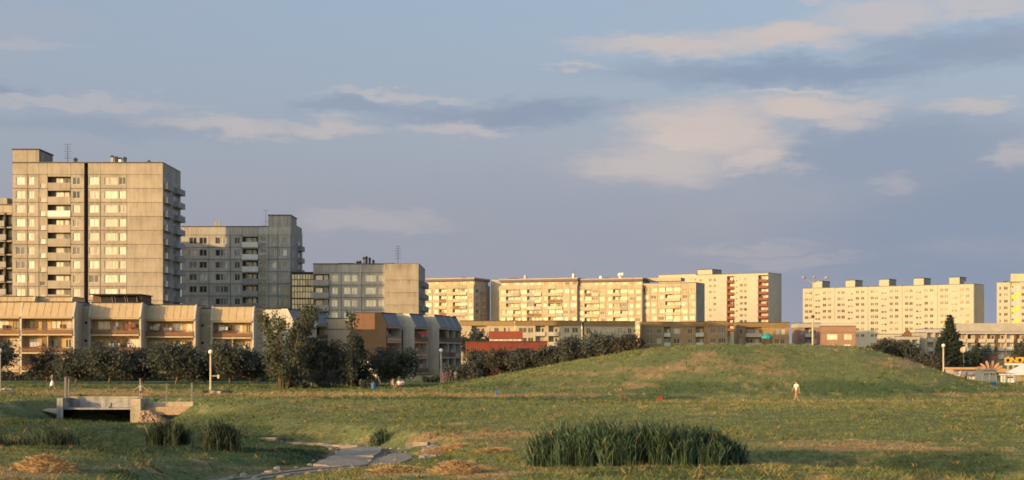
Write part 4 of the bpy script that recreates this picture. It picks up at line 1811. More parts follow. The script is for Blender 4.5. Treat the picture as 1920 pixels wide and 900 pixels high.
px_unit(-60, 138, 246, 566, 2, 'terraced house with flower-decked loggias at the left picture edge', 1, roofh=2.3)
stair_block(139, 168, 251, 573, 'tan stair block with two tiny windows a floor, between the two leftmost terraced houses')
px_unit(168, 263, 250.5, 568, 1, 'second terraced house from the left, sunlit roof front under a dark skylight', 2)
px_unit(272, 365, 253.5, 572, 1, 'third terraced house from the left, roof front partly in shadow', 3)
stair_block(370, 397, 258, 579, 'tan stair block in front of the grey tower, beside the fourth terraced house')
px_unit(397, 474, 257, 575, 1, 'fourth terraced house from the left, next to the tall willow', 4)
# second row, roofs showing above the first
px_unit(-40, 62, 284, 556, 1, 'terraced house of the second row whose roof shows at the left edge', 5, flowers=False)
px_unit(62, 132, 286, 557, 1, 'terraced house of the second row with a low roof wall, second from the left', 6, flowers=False)


def skylight_house():
    D = 276.0
    u = pxspan(170, D)
    top = wz(553, D)
    root = empty('terraced_house', (wx(170, D), D, 0), 0, 'brown attic with slanted dark skylights above the second terraced house', 'terraced house')
    b = MB()
    b.box(0, u(262), 1.5, 9, 0, top)
    b.build('wall', M['brown'], root)
    e = MB()
    e.box(-.2, u(262) + .2, -.4, 9.2, top, top + .2)
    e.build('roof', M['bitumen'], root)
    for a, c in ((190, 212), (217, 236), (240, 258)):
        p = MB()
        p.quad((u(a), 0, top - 1.6), (u(c), 0, top - 1.6), (u(c) - .6, 1.45, top - .1), (u(a) - .6, 1.45, top - .1))
        o = p.build('skylight', M['pane_dark'], root)
        f = MB()
        f.tube([(u(a), -.02, top - 1.6), (u(a) - .6, 1.43, top - .1)], .07, 5)
        f.tube([(u(c), -.02, top - 1.6), (u(c) - .6, 1.43, top - .1)], .07, 5)
        link('frame', f.mesh('frame', M['grey_metal']), o)


skylight_house()


def turned_unit(px, D, ytop, rz, widths, label, seed, **k):
    top = wz(ytop, D)
    base = max(.3, top - 2.3 - 3 * 2.9)
    return terrace_unit((wx(px, D), D), R(rz), widths, base, label, seed, fh=2.9, roofh=2.3, flowers=False, **k)


K = dict(gable='gable_grey', wall='balcony_grey', roofmat='roof_grey')  # roof fronts turned from the sun carry shade in their colour
turned_unit(548, 278, 580, 74, [7.5], 'end-on terraced house with a shaded roof slope behind the tall willow', 11, dep=7, **K)
turned_unit(592, 282, 585, 74, [7.5], 'end-on terraced house right of the willow, its shaded roof slope facing right', 12, dep=6.5, **K)


def link_wall():
    D = 287.0
    u = pxspan(598, D)
    W = u(664)
    top = wz(598, D)
    root = empty('terraced_house', (wx(598, D), D, 0), 0, 'plain tan house front with a white framed window behind the spruce', 'terraced house')
    c = MB()
    c.box(0, W, .2, 8, -.5, top - .02)
    c.build('wall', M['plaster_tan'], root)
    ops = []
    for k in range(3):
        z = top - 5.4 - k * 2.95 + .5
        if z > .4:
            ops += [(u(602), u(607), z, z + 1.35, 0), (u(623), u(639), z, z + 1.5, 1)]
    open_wall(Face(root, 0, 0), W, top + .5, -.5, ops, 'plaster_tan', pane='pane_mixed')
    b = MB()
    b.box(-.1, W + .1, -.12, .0, top - 2.0, top - 1.9)
    b.build('string_course', M['brown'], root)
    flat_roof(root, 0, W, 0, 8, top - .02)


link_wall()
turned_unit(724, 268, 595, 74, [7.5], 'end-on terraced house with a brown clad gable behind the spruce', 13, dep=6.2, brown_gable=True, cols=['gable_grey', 'gable_grey', 'umber', 'brown'], **K)  # umber below the brown top paints the gable's shaded part
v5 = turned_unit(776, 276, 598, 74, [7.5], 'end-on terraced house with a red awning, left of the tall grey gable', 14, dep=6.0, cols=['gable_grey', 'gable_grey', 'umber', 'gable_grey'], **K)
aw = MB()
aw.prism([(-.2, 8.05), (-.2, 8.12), (-1.1, 7.5), (-1.1, 7.43)], 1.2, 5.2)
aw.build('awning', M['scarlet'], v5)
turned_unit(822, 285, 600, 76, [6.5, 6.5, 6.5], 'row of three stepped terraced bays with a tall blank grey gable behind the globe lamp', 15, dep=7.5, stagger=.6, **K)


# ------------------------------------------------------------------ ochre row, red hall, pink house
def row_block(px0, px1, D, ytop, label, mat, fmat, cols, dep=10.0, side=True, rz=0.0, floors=4, fh=2.9, fascia=1.35, balc=(), pane='pane_mixed', cat='row house', group=None, roofm='bitumen', parapet='cream_white'):
    w = solve_span(px0, px1, D, -rz)
    root = empty('row_house', (wx(px0, D), D, 0), rz, label, cat, group)
    top = wz(ytop, D)
    c = MB()
    f = lambda q: w * q
    rec = sorted(balc)
    cuts = [0.0]
    for a, b in rec:
        core_a, core_b = f(a), f(b)
        c.box(cuts[-1], core_a, .2, dep, -.5, top - fascia)
        c.box(core_a, core_b, 1.3, dep, -.5, top - fascia)
        cuts.append(core_b)
    c.box(cuts[-1], w, .2, dep, -.5, top - fascia)
    c.build('wall', M[mat], root)
    fb = MB()
    fb.box(-.12, w + .12, -.25, dep + .1, top - fascia, top)
    o = fb.build('fascia', M[fmat], root)
    rr = MB()
    rr.box(-.2, w + .2, -.33, dep + .2, top, top + .16)
    rr.build('roof', M[roofm], root)
    fr = Face(root, 0, 0)
    edges = [0.0] + [v for a, b in rec for v in (f(a), f(b))] + [w]
    for i in range(0, len(edges), 2):
        a, b = edges[i], edges[i + 1]
        if b - a < .3:
            continue
        ops = []
        for s in range(floors):
            z = top - fascia - (s + 1) * fh + .8 + .5
            if z < .3:
                break
            for (q0, q1, m) in cols:
                x0, x1 = f(q0), f(q1)
                if x0 > a and x1 < b:
                    ops.append((x0 - a, x1 - a, z, z + 1.5, m))
        open_wall(fr, b - a, top - fascia + .5, -.5, ops, mat, pane=pane, u0=a)
    bk = Face(root, 0, 1.3)
    for a, b in rec:
        for s in range(floors):
            z = top - fascia - (s + 1) * fh
            if z < .2:
                break
            fr.balcony(f(a) + .03, z + .05, f(b) - f(a) - .06, .25, 1.0, parapet, mat, 1.28)
            ww = f(b) - f(a)
            bk.window(f(a) + ww * .1, z + .6, ww * .4, 1.6, 1, -.05, 'frame_white', pane)
            bk.window(f(a) + ww * .62, z + .2, ww * .25, 2.0, 0, -.05, 'frame_white', pane, 'balcony_door')
    return root, w, top


G = 'flat roofed row houses behind the mound'
row_block(862, 963, 440, 602, 'sunlit ochre row house with a balcony, behind the upper red hall', 'ochre_pale', 'ochre', [(.56, .63, 1), (.64, .73, 0), (.82, .86, 0), (.90, .94, 0)], balc=((.22, .5),), group=G)
row_block(967, 1090, 438, 602, 'pale row house half in sunlight and half in shade, right of the red hall', 'ochre_pale', 'ochre_dark', [(.05, .17, 1), (.19, .27, 1), (.74, .82, 1), (.86, .95, 1)], balc=((.30, .45), (.50, .66)), group=G)
row_block(1095, 1190, 438, 603, 'shaded pale row house behind the dark bushes on the mound slope', 'ochre_pale', 'ochre_dark', [(.05, .13, 1), (.15, .26, 1), (.42, .48, 0), (.66, .76, 1), (.86, .94, 1)], group=G)
row_block(1205, 1326, 446, 604, 'shaded ochre brown row house with paired windows at the mound top left', 'ochre', 'ochre_dark', [(.06, .16, 1), (.22, .29, 1), (.48, .58, 1), (.70, .77, 1)], balc=((.33, .43), (.82, .95)), group=G, parapet='mint')
row_block(1328, 1364, 442, 603, 'narrow ochre row house above the mound crest with barred windows', 'ochre', 'ochre_dark', [(.14, .40, 2), (.55, .92, 2)], group=G)
row_block(1385, 1450, 452, 605, 'ochre row house with long pale balconies above the mound crest', 'ochre', 'ochre_dark', [(.02, .12, 0)], balc=((.2, .66),), group=G)
row_block(1450, 1480, 446, 605, 'bright orange-lit ochre row house with white windows, right of the long pale balconies', 'ochre', 'ochre_dark', [(.10, .36, 1), (.46, .72, 1)], group=G)
row_block(1496, 1538, 466, 606, 'small dark brown row house behind the tall street lamp', 'pink', 'cream', [(.1, .24, 1), (.7, .84, 1)], balc=((.32, .6),), group=G)
row_block(1541, 1604, 420, 612, 'pink row house with glowing pale windows right of the tall street lamp', 'pink', 'pink', [(.14, .46, 1), (.64, .88, 1)], fascia=1.6, pane='pane_bright', rz=R(-9))
row_block(1520, 1600, 480, 604, 'low white roofed building behind the pink row house', 'cream_white', 'cream_white', [(.2, .3, 1), (.7, .8, 1)], roofm='white_paint')


def red_hall():
    D = 262.0
    u = pxspan(873, D)
    W = u(1026)
    top = wz(641, D)
    root = empty('red_hall', (wx(873, D), D, 0), 0, 'low red clad hall with a raised red upper floor behind the bushes', 'hall')
    c = MB()
    c.box(0, W, .15, 14, -.5, top)
    c.build('wall', M['red'], root)
    # corrugated band
    n = 40
    rb = MB()
    for k in range(n):
        x = W * k / n
        rb.box(x + .03, x + W / n - .1, .06, .15, top - 2.3, top - .05)
    rb.build('cladding', M['red'], root)
    fr = Face(root, 0, .05)
    for a, b, m in ((874, 881, 1), (985, 996, 0)):
        fr.window(u(a), top - 4.0, u(b) - u(a), 1.6, m, 0, 'frame_white' if m else 'frame_brown', 'pane_bright' if m else 'pane_dark', 'window')
    r = MB()
    r.box(-.15, W + .15, -.1, 14.2, top, top + .14)
    r.build('roof', M['bitumen'], root)
    # upper floor
    a, b = u(917), u(979)
    t2 = wz(621, D + 3)
    up = MB()
    up.box(a, b, 4.1, 12, top + .14, t2 - 1.25)
    up.build('upper_wall', M['cream_white'], root)
    fa = MB()
    fa.box(a - .15, b + .15, 3.6, 12.2, t2 - 1.3, t2)
    fa.build('upper_fascia', M['red'], root)
    fr2 = Face(root, 0, 4.0)
    k = 7
    for j in range(k):
        x = a + (b - a) * (j + .12) / k
        fr2.window(x, top + .22, (b - a) / k * .72, t2 - 1.35 - top - .25, 0, 0, 'frame_white', 'pane_bright')


red_hall()


# ------------------------------------------------------------------ low-rise on the right
def right_lowrise():
    D = 500.0
    u = pxspan(1795, D)
    W = u(1960)
    root = empty('apartment_block', (wx(1795, D), D, 0), 0, 'long low apartment block with white balcony bands behind the market sign', 'apartment block')
    top = wz(606, D)
    c = MB()
    c.box(0, W, 1.2, 12, -.5, top - 1.0)
    c.build('wall', M['plaster_tan'], root)
    rf = MB()
    rf.prism([(-.9, top - 2.9), (-.9, top - 2.6), (.2, top), (11, top), (11, top - 2.9)], -.4, W + .4)
    rf.build('roof', M['concrete_pale'], root)
    so_ = MB()
    so_.box(0, W, -.55, 1.15, top - 3.6, top - 2.95)
    so_.build('soffit', M['lilac'], root)
    fr = Face(root, 0, 0)
    bk = Face(root, 0, 1.2)
    n = 9
    bw = W / n
    for s in range(4):
        z = top - 6.3 - s * 2.75
        for i in range(n):
            a = i * bw
            o = fr.balcony(a + (.1 if i % 2 else .5), z, bw - .9, .15, 1.05, 'cream_white', 'plaster_tan', 1.18)
            bk.window(a + .5, z + .5, 1.0, 1.9, 0, -.06, 'frame_brown', 'pane_slab')
            bk.window(a + 1.9, z + .7, .9, 1.5, 0, -.06, 'frame_white', 'pane_slab')
        for i in range(n + 1):
            pass
    for i in range(n + 1):
        f = MB()
        f.box(i * bw - .2, i * bw + .2, .05, 1.19, 0, top - 3.6)
        f.build('fin_wall', M['ochre_pale' if i % 2 else 'brown'], root)


right_lowrise()
row_block(1660, 1694, 470, 627, 'small brown house with a flat dark roof above the right-hand bushes', 'pink', 'cream_white', [(.2, .4, 1), (.6, .8, 1)], cat='row house')


def gable_house():
    D = 455.0
    u = pxspan(1690, D)
    W = u(1714)
    top = wz(618, D)
    root = empty('gabled_house', (wx(1690, D), D, 0), R(-12), 'small brown gabled house in front of the long cream high-rise', 'house')
    e = top - 2.3
    b = MB()
    b.box(0, W, 0, 8, -.5, e)
    b.build('wall', M['pink'], root)
    r = MB()
    n = len(r.v)
    pts = [(-.3, e - .1), (W / 2, top), (W + .3, e - .1)]
    r.poly([(p[0], -.3, p[1]) for p in pts])
    r.poly([(p[0], 8.3, p[1]) for p in reversed(pts)])
    for (p, q) in ((pts[0], pts[1]), (pts[1], pts[2]), (pts[2], pts[0])):
        r.quad((p[0], -.3, p[1]), (p[0], 8.3, p[1]), (q[0], 8.3, q[1]), (q[0], -.3, q[1]))
    r.build('roof', M['brown'], root)
    Face(root, 0, 0).window(W * .35, e - 1.6, 1.0, 1.3, 1, -.06, 'frame_white', 'pane_dark')


gable_house()
row_block(1694, 1724, 440, 631, 'grey house with two stacks of white balconies above the bushes', 'concrete_grey', 'concrete_pale', [], balc=((.12, .42), (.55, .9)), floors=3, fascia=.9)
row_block(1724, 1735, 446, 624, 'narrow tan stair house beside the grey balcony house', 'plaster_tan', 'concrete_pale', [], floors=3, fascia=1.0)
row_block(1732, 1768, 470, 617, 'cream house with white balconies just left of the dark spruce', 'ochre_pale', 'lilac', [(.03, .12, 0)], balc=((.18, .5), (.6, .95)), floors=4, fascia=1.1, pane='pane_slab')


# ------------------------------------------------------------------ trees and bushes
def leaves(pts, size, rng, flat=0.0, up=None):
    """a small bent leaf spray (two triangles) at each point"""
    n = len(pts)
    a = rng.normal(size=(n, 3))
    if up is not None:
        a = a * (1 - flat) + up * flat
    a /= np.linalg.norm(a, axis=1)[:, None]
    b = rng.normal(size=(n, 3))
    b -= (b * a).sum(1)[:, None] * a
    b /= np.linalg.norm(b, axis=1)[:, None]
    s = (size * (.55 + .9 * rng.random(n)))[:, None]
    c = np.cross(a, b)
    p0 = pts - a * s
    p1 = pts + b * s * .42 + c * s * .1
    p2 = pts + a * s
    p3 = pts - b * s * .42 + c * s * .1
    v = np.stack([p0, p1, p2, p3], 1).reshape(-1, 3)
    i = np.arange(n) * 4
    return v, np.stack([i, i + 1, i + 2, i + 3], 1)


def tree(px, D, ytop, wpx, style, label, seed, mat='leaf_dark', ybase=None, group=None, dens=1.0, xoff=0.0):
    rng = np.random.default_rng(seed)
    rnd = random.Random(seed)
    X = wx(px, D)
    g = gz(X, D)
    H = wz(ytop, D) - g
    Wd = wpx * D / F
    root = empty({'conifer': 'spruce_tree', 'shrub': 'bush', 'willow': 'willow_tree', 'poplar': 'poplar_tree'}.get(style, 'broadleaf_tree'), (X, D, g - .05), rnd.random() * 6, label, 'bush' if style == 'shrub' else 'tree', group)
    tk = MB()
    crown = []
    ls = .22
    if style == 'round':
        th = H * .20
        Wd *= 1.22
        lean = rnd.uniform(-.3, .3)
        top = (lean, rnd.uniform(-.2, .2), th)
        r0 = .10 + .012 * H
        tk.tube([(0, 0, 0), (lean * .4, 0, th * .5), top], [r0, r0 * .8, r0 * .7])
        nl = 7
        cc = []
        for k in range(nl):
            a = 2 * math.pi * k / nl + rnd.uniform(-.3, .3)
            e = rnd.uniform(.25, 1.2)
            ln = (Wd * .42) * math.cos(e) + .3
            up = (H - th) * .85 * math.sin(e)
            p1 = (top[0] + math.cos(a) * ln * .5, top[1] + math.sin(a) * ln * .5, th + up * .6)
            p2 = (top[0] + math.cos(a) * ln, top[1] + math.sin(a) * ln, th + up)
            tk.tube([top, p1, p2], [r0 * .5, r0 * .3, r0 * .1], 5)
            cc += [p1, p2]
        for k in range(int(40 * dens)):
            d = rng.normal(size=3)
            d /= np.linalg.norm(d)
            rr = rng.random() ** .5 * 1.05
            cc.append((d[0] * rr * Wd * .44, d[1] * rr * Wd * .44, th * .9 + (H - th * .9) * (.5 + .46 * d[2] * rr)))
        for c in cc:
            m = int(85 * dens * rng.uniform(.4, 1.5))
            sg = Wd * rng.uniform(.05, .12)
            crown.append(np.array(c)[None] + rng.normal(size=(m, 3)) * np.array([sg, sg, sg * .8])[None])
    elif style == 'willow':
        nst = 11
        r0 = .14
        for k in range(nst):
            a = 2 * math.pi * k / nst + rnd.uniform(-.4, .4)
            b0 = (math.cos(a) * Wd * .06, math.sin(a) * Wd * .06, 0)
            sp = rnd.uniform(.10, .52) * Wd
            ht = H * rnd.uniform(.72, 1.0)
            p = [b0, (b0[0] + math.cos(a) * sp * .25, b0[1] + math.sin(a) * sp * .25, ht * .3), (math.cos(a) * sp * .6, math.sin(a) * sp * .6, ht * .62), (math.cos(a) * sp, math.sin(a) * sp, ht)]
            tk.tube(p, [r0, r0 * .75, r0 * .4, r0 * .08], 5)
            for j in range(11):
                t = rnd.uniform(.12, 1)
                i = min(2, int(t * 3))
                f = t * 3 - i
                q = [p[i][m] * (1 - f) + p[i + 1][m] * f for m in range(3)]
                a2 = a + rnd.uniform(-1.3, 1.3)
                ln = Wd * rnd.uniform(.08, .24)
                e = (q[0] + math.cos(a2) * ln, q[1] + math.sin(a2) * ln, q[2] + ln * rnd.uniform(.5, 1.5))
                tk.tube([tuple(q), e], [r0 * .22, r0 * .05], 4, cap=False)
                m = int(48 * dens)
                tt = rng.random((m, 1)) * 1.15
                crown.append(np.array(q)[None] * (1 - tt) + np.array(e)[None] * tt + rng.normal(size=(m, 3)) * np.array([.26, .26, .42])[None])
        ls = .2
    elif style == 'conifer':
        tk.tube([(0, 0, 0), (0, 0, H * .5), (0, 0, H)], [.10 + .012 * H, .09, .02], 6)
        k = 0
        z = H * .08
        while z < H * .99:
            t = z / H
            rad = Wd * .5 * (1 - t) ** .8 * rnd.uniform(.75, 1.15) + .12
            nb = 6
            for j in range(nb):
                a = 2 * math.pi * j / nb + k * .5 + rnd.uniform(-.25, .25)
                rr = rad * rnd.uniform(.7, 1.15)
                e = np.array([math.cos(a) * rr, math.sin(a) * rr, z - rr * .18 + rr * .1])
                q = np.array([0, 0, z])
                tk.tube([tuple(q), tuple(e)], [.035, .008], 3, cap=False)
                m = int((18 + 46 * rad) * dens)
                tt = rng.random((m, 1)) ** .75
                sp = .10 + .16 * rr * .5
                crown.append(q[None] * (1 - tt) + e[None] * tt + rng.normal(size=(m, 3)) * np.array([sp, sp, sp * .55])[None])
            z += H * .035 + .06
            k += 1
        ls = .17
    elif style == 'poplar':
        tk.tube([(0, 0, 0), (.1, 0, H * .5), (0, 0, H * .97)], [.14, .1, .02], 6)
        for k in range(int(46 * dens)):
            t = rnd.uniform(.12, 1)
            a = rnd.uniform(0, 6.28)
            rr = Wd * .62 * (max(.05, math.sin(min(1, t * 1.05) * math.pi)) ** .5) * rnd.uniform(.2, 1)
            e = np.array([math.cos(a) * rr, math.sin(a) * rr, H * t])
            q = np.array([0, 0, max(.3, H * t - rr * 1.4)])
            tk.tube([tuple(q), tuple(e)], [.04, .01], 3, cap=False)
            m = 44
            tt = .35 + .75 * rng.random((m, 1))
            crown.append(q[None] * (1 - tt) + e[None] * tt + rng.normal(size=(m, 3)) * np.array([.28, .28, .35])[None])
        ls = .2
    else:
        for k in range(7):
            a = 2 * math.pi * k / 7
            e = (math.cos(a) * Wd * .3, math.sin(a) * Wd * .3, H * .7 * rnd.uniform(.7, 1.1))
            tk.tube([(0, 0, 0), (e[0] * .4, e[1] * .4, e[2] * .6), e], [.05, .035, .01], 4)
        for k in range(int(26 * dens)):
            d = rng.normal(size=3)
            d /= np.linalg.norm(d)
            rr = rng.random() ** .4
            c = np.array([d[0] * rr * Wd * .45, d[1] * rr * min(Wd, 4) * .45, H * (.42 + .45 * d[2] * rr)])
            m = int(95 * rng.uniform(.6, 1.4))
            sg = max(.18, min(Wd, H * 1.4) * .10)
            crown.append(c[None] + rng.normal(size=(m, 3)) * np.array([sg, sg, sg * .85])[None])
        ls = .17
    tk.build('trunk', M['bark'], root, smooth=True)
    pts = np.concatenate(crown)
    pts = pts[pts[:, 2] > .15]
    pts[:, 2] = np.minimum(pts[:, 2], H * 1.03)
    v, f = leaves(pts, ls * (.8 + D / 900), rng)
    link('crown', np_mesh('crown', v, f, M[mat]), root)
    return root


GT = 'trees in front of the terraced houses'
tree(-20, 210, 640, 90, 'round', 'dark tree at the left picture edge in front of the terraced houses', 99, 'leaf_dark', group=GT)
tree(88, 213, 655, 54, 'round', 'small thin dark tree at the left, beside the walker in blue', 100, 'leaf_rust', group=GT, dens=.7)
tree(142, 206, 655, 72, 'round', 'dark leafy tree behind the left end of the culvert', 101, 'leaf_dark', group=GT)
tree(205, 203, 641, 88, 'round', 'broad dark tree left of the middle of the tree row over the culvert', 102, 'leaf_dark', group=GT, dens=1.2)
tree(268, 208, 654, 70, 'round', 'dark tree standing right above the child on the culvert', 103, 'leaf_rust', group=GT, dens=1.1)
tree(330, 202, 641, 86, 'round', 'dark full tree above the right end of the culvert wall', 104, 'leaf_dark', group=GT, dens=1.2)
tree(385, 207, 660, 50, 'round', 'tree just behind the globe lamp left of centre', 105, 'leaf_dark', group=GT)
tree(432, 201, 640, 72, 'round', 'dark tree between the globe lamp and the tall willow', 106, 'leaf_dark', group=GT, dens=1.2)
tree(470, 206, 662, 56, 'round', 'low dark tree at the left foot of the tall willow', 107, 'leaf_dark', group=GT)
tree(534, 182, 580, 118, 'willow', 'tall wispy willow with pale stems left of centre', 108, 'leaf_olive', dens=1.25)
tree(585, 189, 636, 64, 'round', 'dark tree at the right foot of the tall willow', 109, 'leaf_dark', group=GT)
tree(626, 190, 640, 70, 'round', 'rust tinged tree between the willow and the tall thin poplar', 110, 'leaf_rust', group=GT)
tree(659, 186, 586, 42, 'poplar', 'tall thin poplar in front of the brown gable', 111, 'leaf_olive', dens=.55)
tree(672, 193, 628, 70, 'conifer', 'spreading spruce at the foot of the thin poplar', 112, 'needle', dens=.4)
tree(738, 196, 654, 76, 'round', 'round olive tree in front of the grey end-on houses', 113, 'leaf_olive', dens=1.1)
tree(610, 186, 690, 60, 'shrub', 'low shrub under the willow and poplar', 114, 'leaf_dark')
tree(560, 183, 705, 46, 'shrub', 'low dark shrub between the willow stems', 116, 'leaf_dark')
tree(690, 181, 712, 30, 'shrub', 'small grassy shrub beside the blue bin', 117, 'leaf_dark')

GB = 'bushes along the back of the mound'
for k, (px, D, yt, w, mt, st, lb) in enumerate([
    (862, 246, 684, 44, 'leaf_dark', 'shrub', 'dark bush right behind the people by the globe lamp'),
    (900, 250, 655, 46, 'leaf_dark', 'round', 'dark bush in front of the left end of the red hall'),
    (940, 244, 652, 52, 'leaf_rust', 'round', 'rust tinged bush with yellow leaves before the red hall'),
    (985, 240, 655, 60, 'leaf_dark', 'round', 'wide bush hiding the right half of the red hall'),
    (1030, 238, 648, 54, 'leaf_dark', 'round', 'bush at the right end of the red hall'),
    (1072, 236, 628, 56, 'leaf_dark', 'round', 'dark tree left of the pair on the mound shoulder'),
    (1125, 234, 620, 64, 'leaf_dark', 'round', 'largest dark tree on the left shoulder of the mound'),
    (1178, 232, 618, 50, 'leaf_rust', 'round', 'thin brownish tree on the left shoulder of the mound'),
    (1245, 228, 646, 34, 'needle', 'shrub', 'small dark bush in front of the ochre brown row house'),
    (880, 330, 612, 34, 'leaf_dark', 'round', 'dark tree behind the left end of the red hall'),
    (902, 325, 618, 34, 'leaf_dark', 'round', 'low dark tree above the left roof of the red hall'),
    (1640, 232, 632, 40, 'leaf_rust', 'shrub', 'thin brown bush right of the pink row house'),
    (1662, 236, 632, 48, 'leaf_dark', 'round', 'dark bush on the right shoulder of the mound'),
    (1696, 236, 640, 46, 'leaf_dark', 'round', 'bush below the grey balcony house'),
    (1726, 232, 655, 56, 'leaf_dark', 'shrub', 'spreading bush left of the right-hand globe lamp'),
    (1752, 228, 664, 50, 'leaf_rust', 'shrub', 'brownish bush at the foot of the right-hand globe lamp'),
    (1832, 262, 650, 46, 'needle', 'round', 'dark round tree above the cream market stall'),
    (1922, 262, 632, 36, 'leaf_dark', 'round', 'dark tree cut by the right picture edge above the sign'),
]):
    tree(px, D, yt, w, st, lb, 200 + k, mt, group=GB)
tree(1781, 236, 590, 78, 'conifer', 'tall dark spruce behind the right-hand globe lamp', 230, 'needle', dens=1.3)
tree(1762, 240, 632, 36, 'conifer', 'smaller dark spruce at the left of the tall spruce', 231, 'needle')
tree(1800, 240, 640, 40, 'conifer', 'small dark spruce at the right of the tall spruce', 232, 'needle')


# ------------------------------------------------------------------ dark hedge in front of the terraced houses
def hedge(px0, px1, D, h, label, seed):
    x0, x1 = wx(px0, D), wx(px1, D)
    rng = np.random.default_rng(seed)
    n = int((x1 - x0) * 260)
    p = np.stack([rng.uniform(x0, x1, n), D + rng.normal(size=n) * .35, rng.random(n) * h], 1)
    p[:, 2] *= .85 + .25 * np.sin(p[:, 0] * 1.7)
    p[:, 2] += ground_z(p[:, 0], p[:, 1])
    v, f = leaves(p, .2, rng)
    o = link('hedge', np_mesh('hedge', v, f, M['leaf_dark']))
    tag(o, label, 'hedge')


hedge(-30, 110, 226, 1.3, 'low dark hedge under the leftmost terraced house', 1)
hedge(110, 480, 224, 1.6, 'long dark hedge seen between the trunks of the tree row', 2)
hedge(490, 690, 222, 1.5, 'dark hedge behind the willow and poplar trunks', 3)
hedge(664, 730, 216, 1.2, 'dark hedge behind the two white-shirted people', 4)
hedge(792, 830, 216, 1.2, 'dark hedge left of the people by the globe lamp', 5)
hedge(890, 1060, 250, 2.4, 'dark hedge under the red hall along the back of the mound', 8)
hedge(830, 905, 226, 2.6, 'tall dark hedge behind the people by the globe lamp', 6)


# ------------------------------------------------------------------ reeds, straw heaps, culvert, stream stones
def reeds(px0, px1, D, hmax, dep, n, label, seed, mat='reed', prof=None):
    rng = np.random.default_rng(seed)
    x0, x1 = wx(px0, D), wx(px1, D)
    nc = max(10, int((x1 - x0) * 22))
    ct = rng.random(nc)
    ce = np.clip(np.minimum(ct, 1 - ct) * 7, 0, 1) ** .5
    cxx = x0 + (x1 - x0) * ct
    cyy = D + (rng.random(nc) - .5) * dep * (.3 + .7 * ce)
    cht = (.62 + .48 * rng.random(nc)) * (.55 + .45 * ce) * (prof(ct) if prof else 1.0)
    ctone = .55 + .9 * rng.random(nc)
    cl_ = rng.normal(size=(nc, 2)) * .12
    k_ = rng.integers(0, nc, n)
    sg = .13 + .12 * rng.random(n)
    x = cxx[k_] + rng.normal(size=n) * sg
    y = cyy[k_] + rng.normal(size=n) * sg
    z = ground_z(x, y) - .03
    h = hmax * cht[k_] * (.30 + .72 * rng.random(n) ** .7)
    h = h * np.where(rng.random(n) < .02, 1.18, 1.0)
    az = rng.random(n) * 2 * np.pi
    lean = h * (.08 + .42 * rng.random(n) ** 2)
    lx, ly = np.cos(az) * lean + cl_[k_, 0] * h, np.sin(az) * lean + cl_[k_, 1] * h
    wv = (.008 + .012 * rng.random(n))
    ca, sa = np.cos(az + 1.4), np.sin(az + 1.4)
    vs = []
    for (f, wf) in ((0, .8), (.45, 1.0), (.8, .7), (1.0, .05)):
        cx, cy, cz = x + lx * f ** 2.2, y + ly * f ** 2.2, z + h * (f - .10 * (f ** 4))
        vs.append(np.stack([cx - ca * wv * wf, cy - sa * wv * wf, cz], 1))
        vs.append(np.stack([cx + ca * wv * wf, cy + sa * wv * wf, cz], 1))
    v = np.stack(vs, 1).reshape(-1, 3)
    i = np.arange(n) * 8
    f = np.concatenate([np.stack([i + 2 * k, i + 2 * k + 1, i + 2 * k + 3, i + 2 * k + 2], 1) for k in range(3)])
    # drooping side leaves
    m = int(n * 1.4)
    sel = rng.integers(0, n, m)
    fr = .25 + .6 * rng.random(m)
    bx, by, bz = x[sel] + lx[sel] * fr ** 2.2, y[sel] + ly[sel] * fr ** 2.2, z[sel] + h[sel] * fr
    a2 = rng.random(m) * 2 * np.pi
    L_ = .18 + .28 * rng.random(m)
    p0 = np.stack([bx, by, bz - .010], 1)
    p1 = np.stack([bx, by, bz + .010], 1)
    p2 = np.stack([bx + np.cos(a2) * L_ * .35 + .008, by + np.sin(a2) * L_ * .35, bz + L_ * .75], 1)
    p3 = np.stack([bx + np.cos(a2) * L_ * .6, by + np.sin(a2) * L_ * .6, bz + L_ * 1.0], 1)
    v2 = np.stack([p0, p1, p2, p3], 1).reshape(-1, 3)
    j = np.arange(m) * 4 + len(v)
    f2 = np.stack([j, j + 1, j + 2, j + 3], 1)
    base = np.array([.040, .074, .048]) if mat == 'reed' else np.array([.036, .053, .036])
    tip = np.array([.082, .120, .062]) if mat == 'reed' else np.array([.06, .075, .045])
    r = rng.random(n) ** 2.2
    cb = (base[None] * (1 - r[:, None]) + tip[None] * r[:, None]) * (.65 + .6 * rng.random(n))[:, None] * ctone[k_][:, None]
    dead = rng.random(n) < .025
    cb[dead] = np.array([.2, .14, .07])
    cl = cb[sel] * (.8 + .5 * rng.random(m))[:, None]
    col = np.concatenate([np.repeat(cb, 8, axis=0), np.repeat(cl, 4, axis=0)])
    o = link('reeds', np_mesh('reeds', np.concatenate([v, v2]), np.concatenate([f, f2]), M['grass'], col))
    tag(o, label, 'reeds', None, 'stuff')


reeds(1008, 1376, 60.5, 1.74, 3.6, 22000, 'wide dense stand of green reeds in the right foreground', 5,
      prof=lambda t: 1.0 - .22 * np.exp(-((t - .45) / .06) ** 2) - .12 * sstep(.62, .70, t) + .06 * np.exp(-((t - .57) / .04) ** 2))
reeds(-40, 142, 74, 1.95, 3.0, 2600, 'dark reeds in the ditch at the left picture edge', 6, 'reed_cool', prof=lambda t: .85 + .25 * np.sin(t * 9 + 1))
reeds(292, 342, 74, 1.65, 2.2, 1300, 'dark reed clump in the shaded ditch, left of the spiky one', 7, 'reed_cool')
reeds(397, 438, 73, 1.65, 1.8, 1200, 'spiky reed clump at the right end of the shaded ditch', 8, 'reed_cool')
reeds(700, 716, 88, .8, 1.2, 260, 'small tuft of reeds above the stone stream bed', 9)


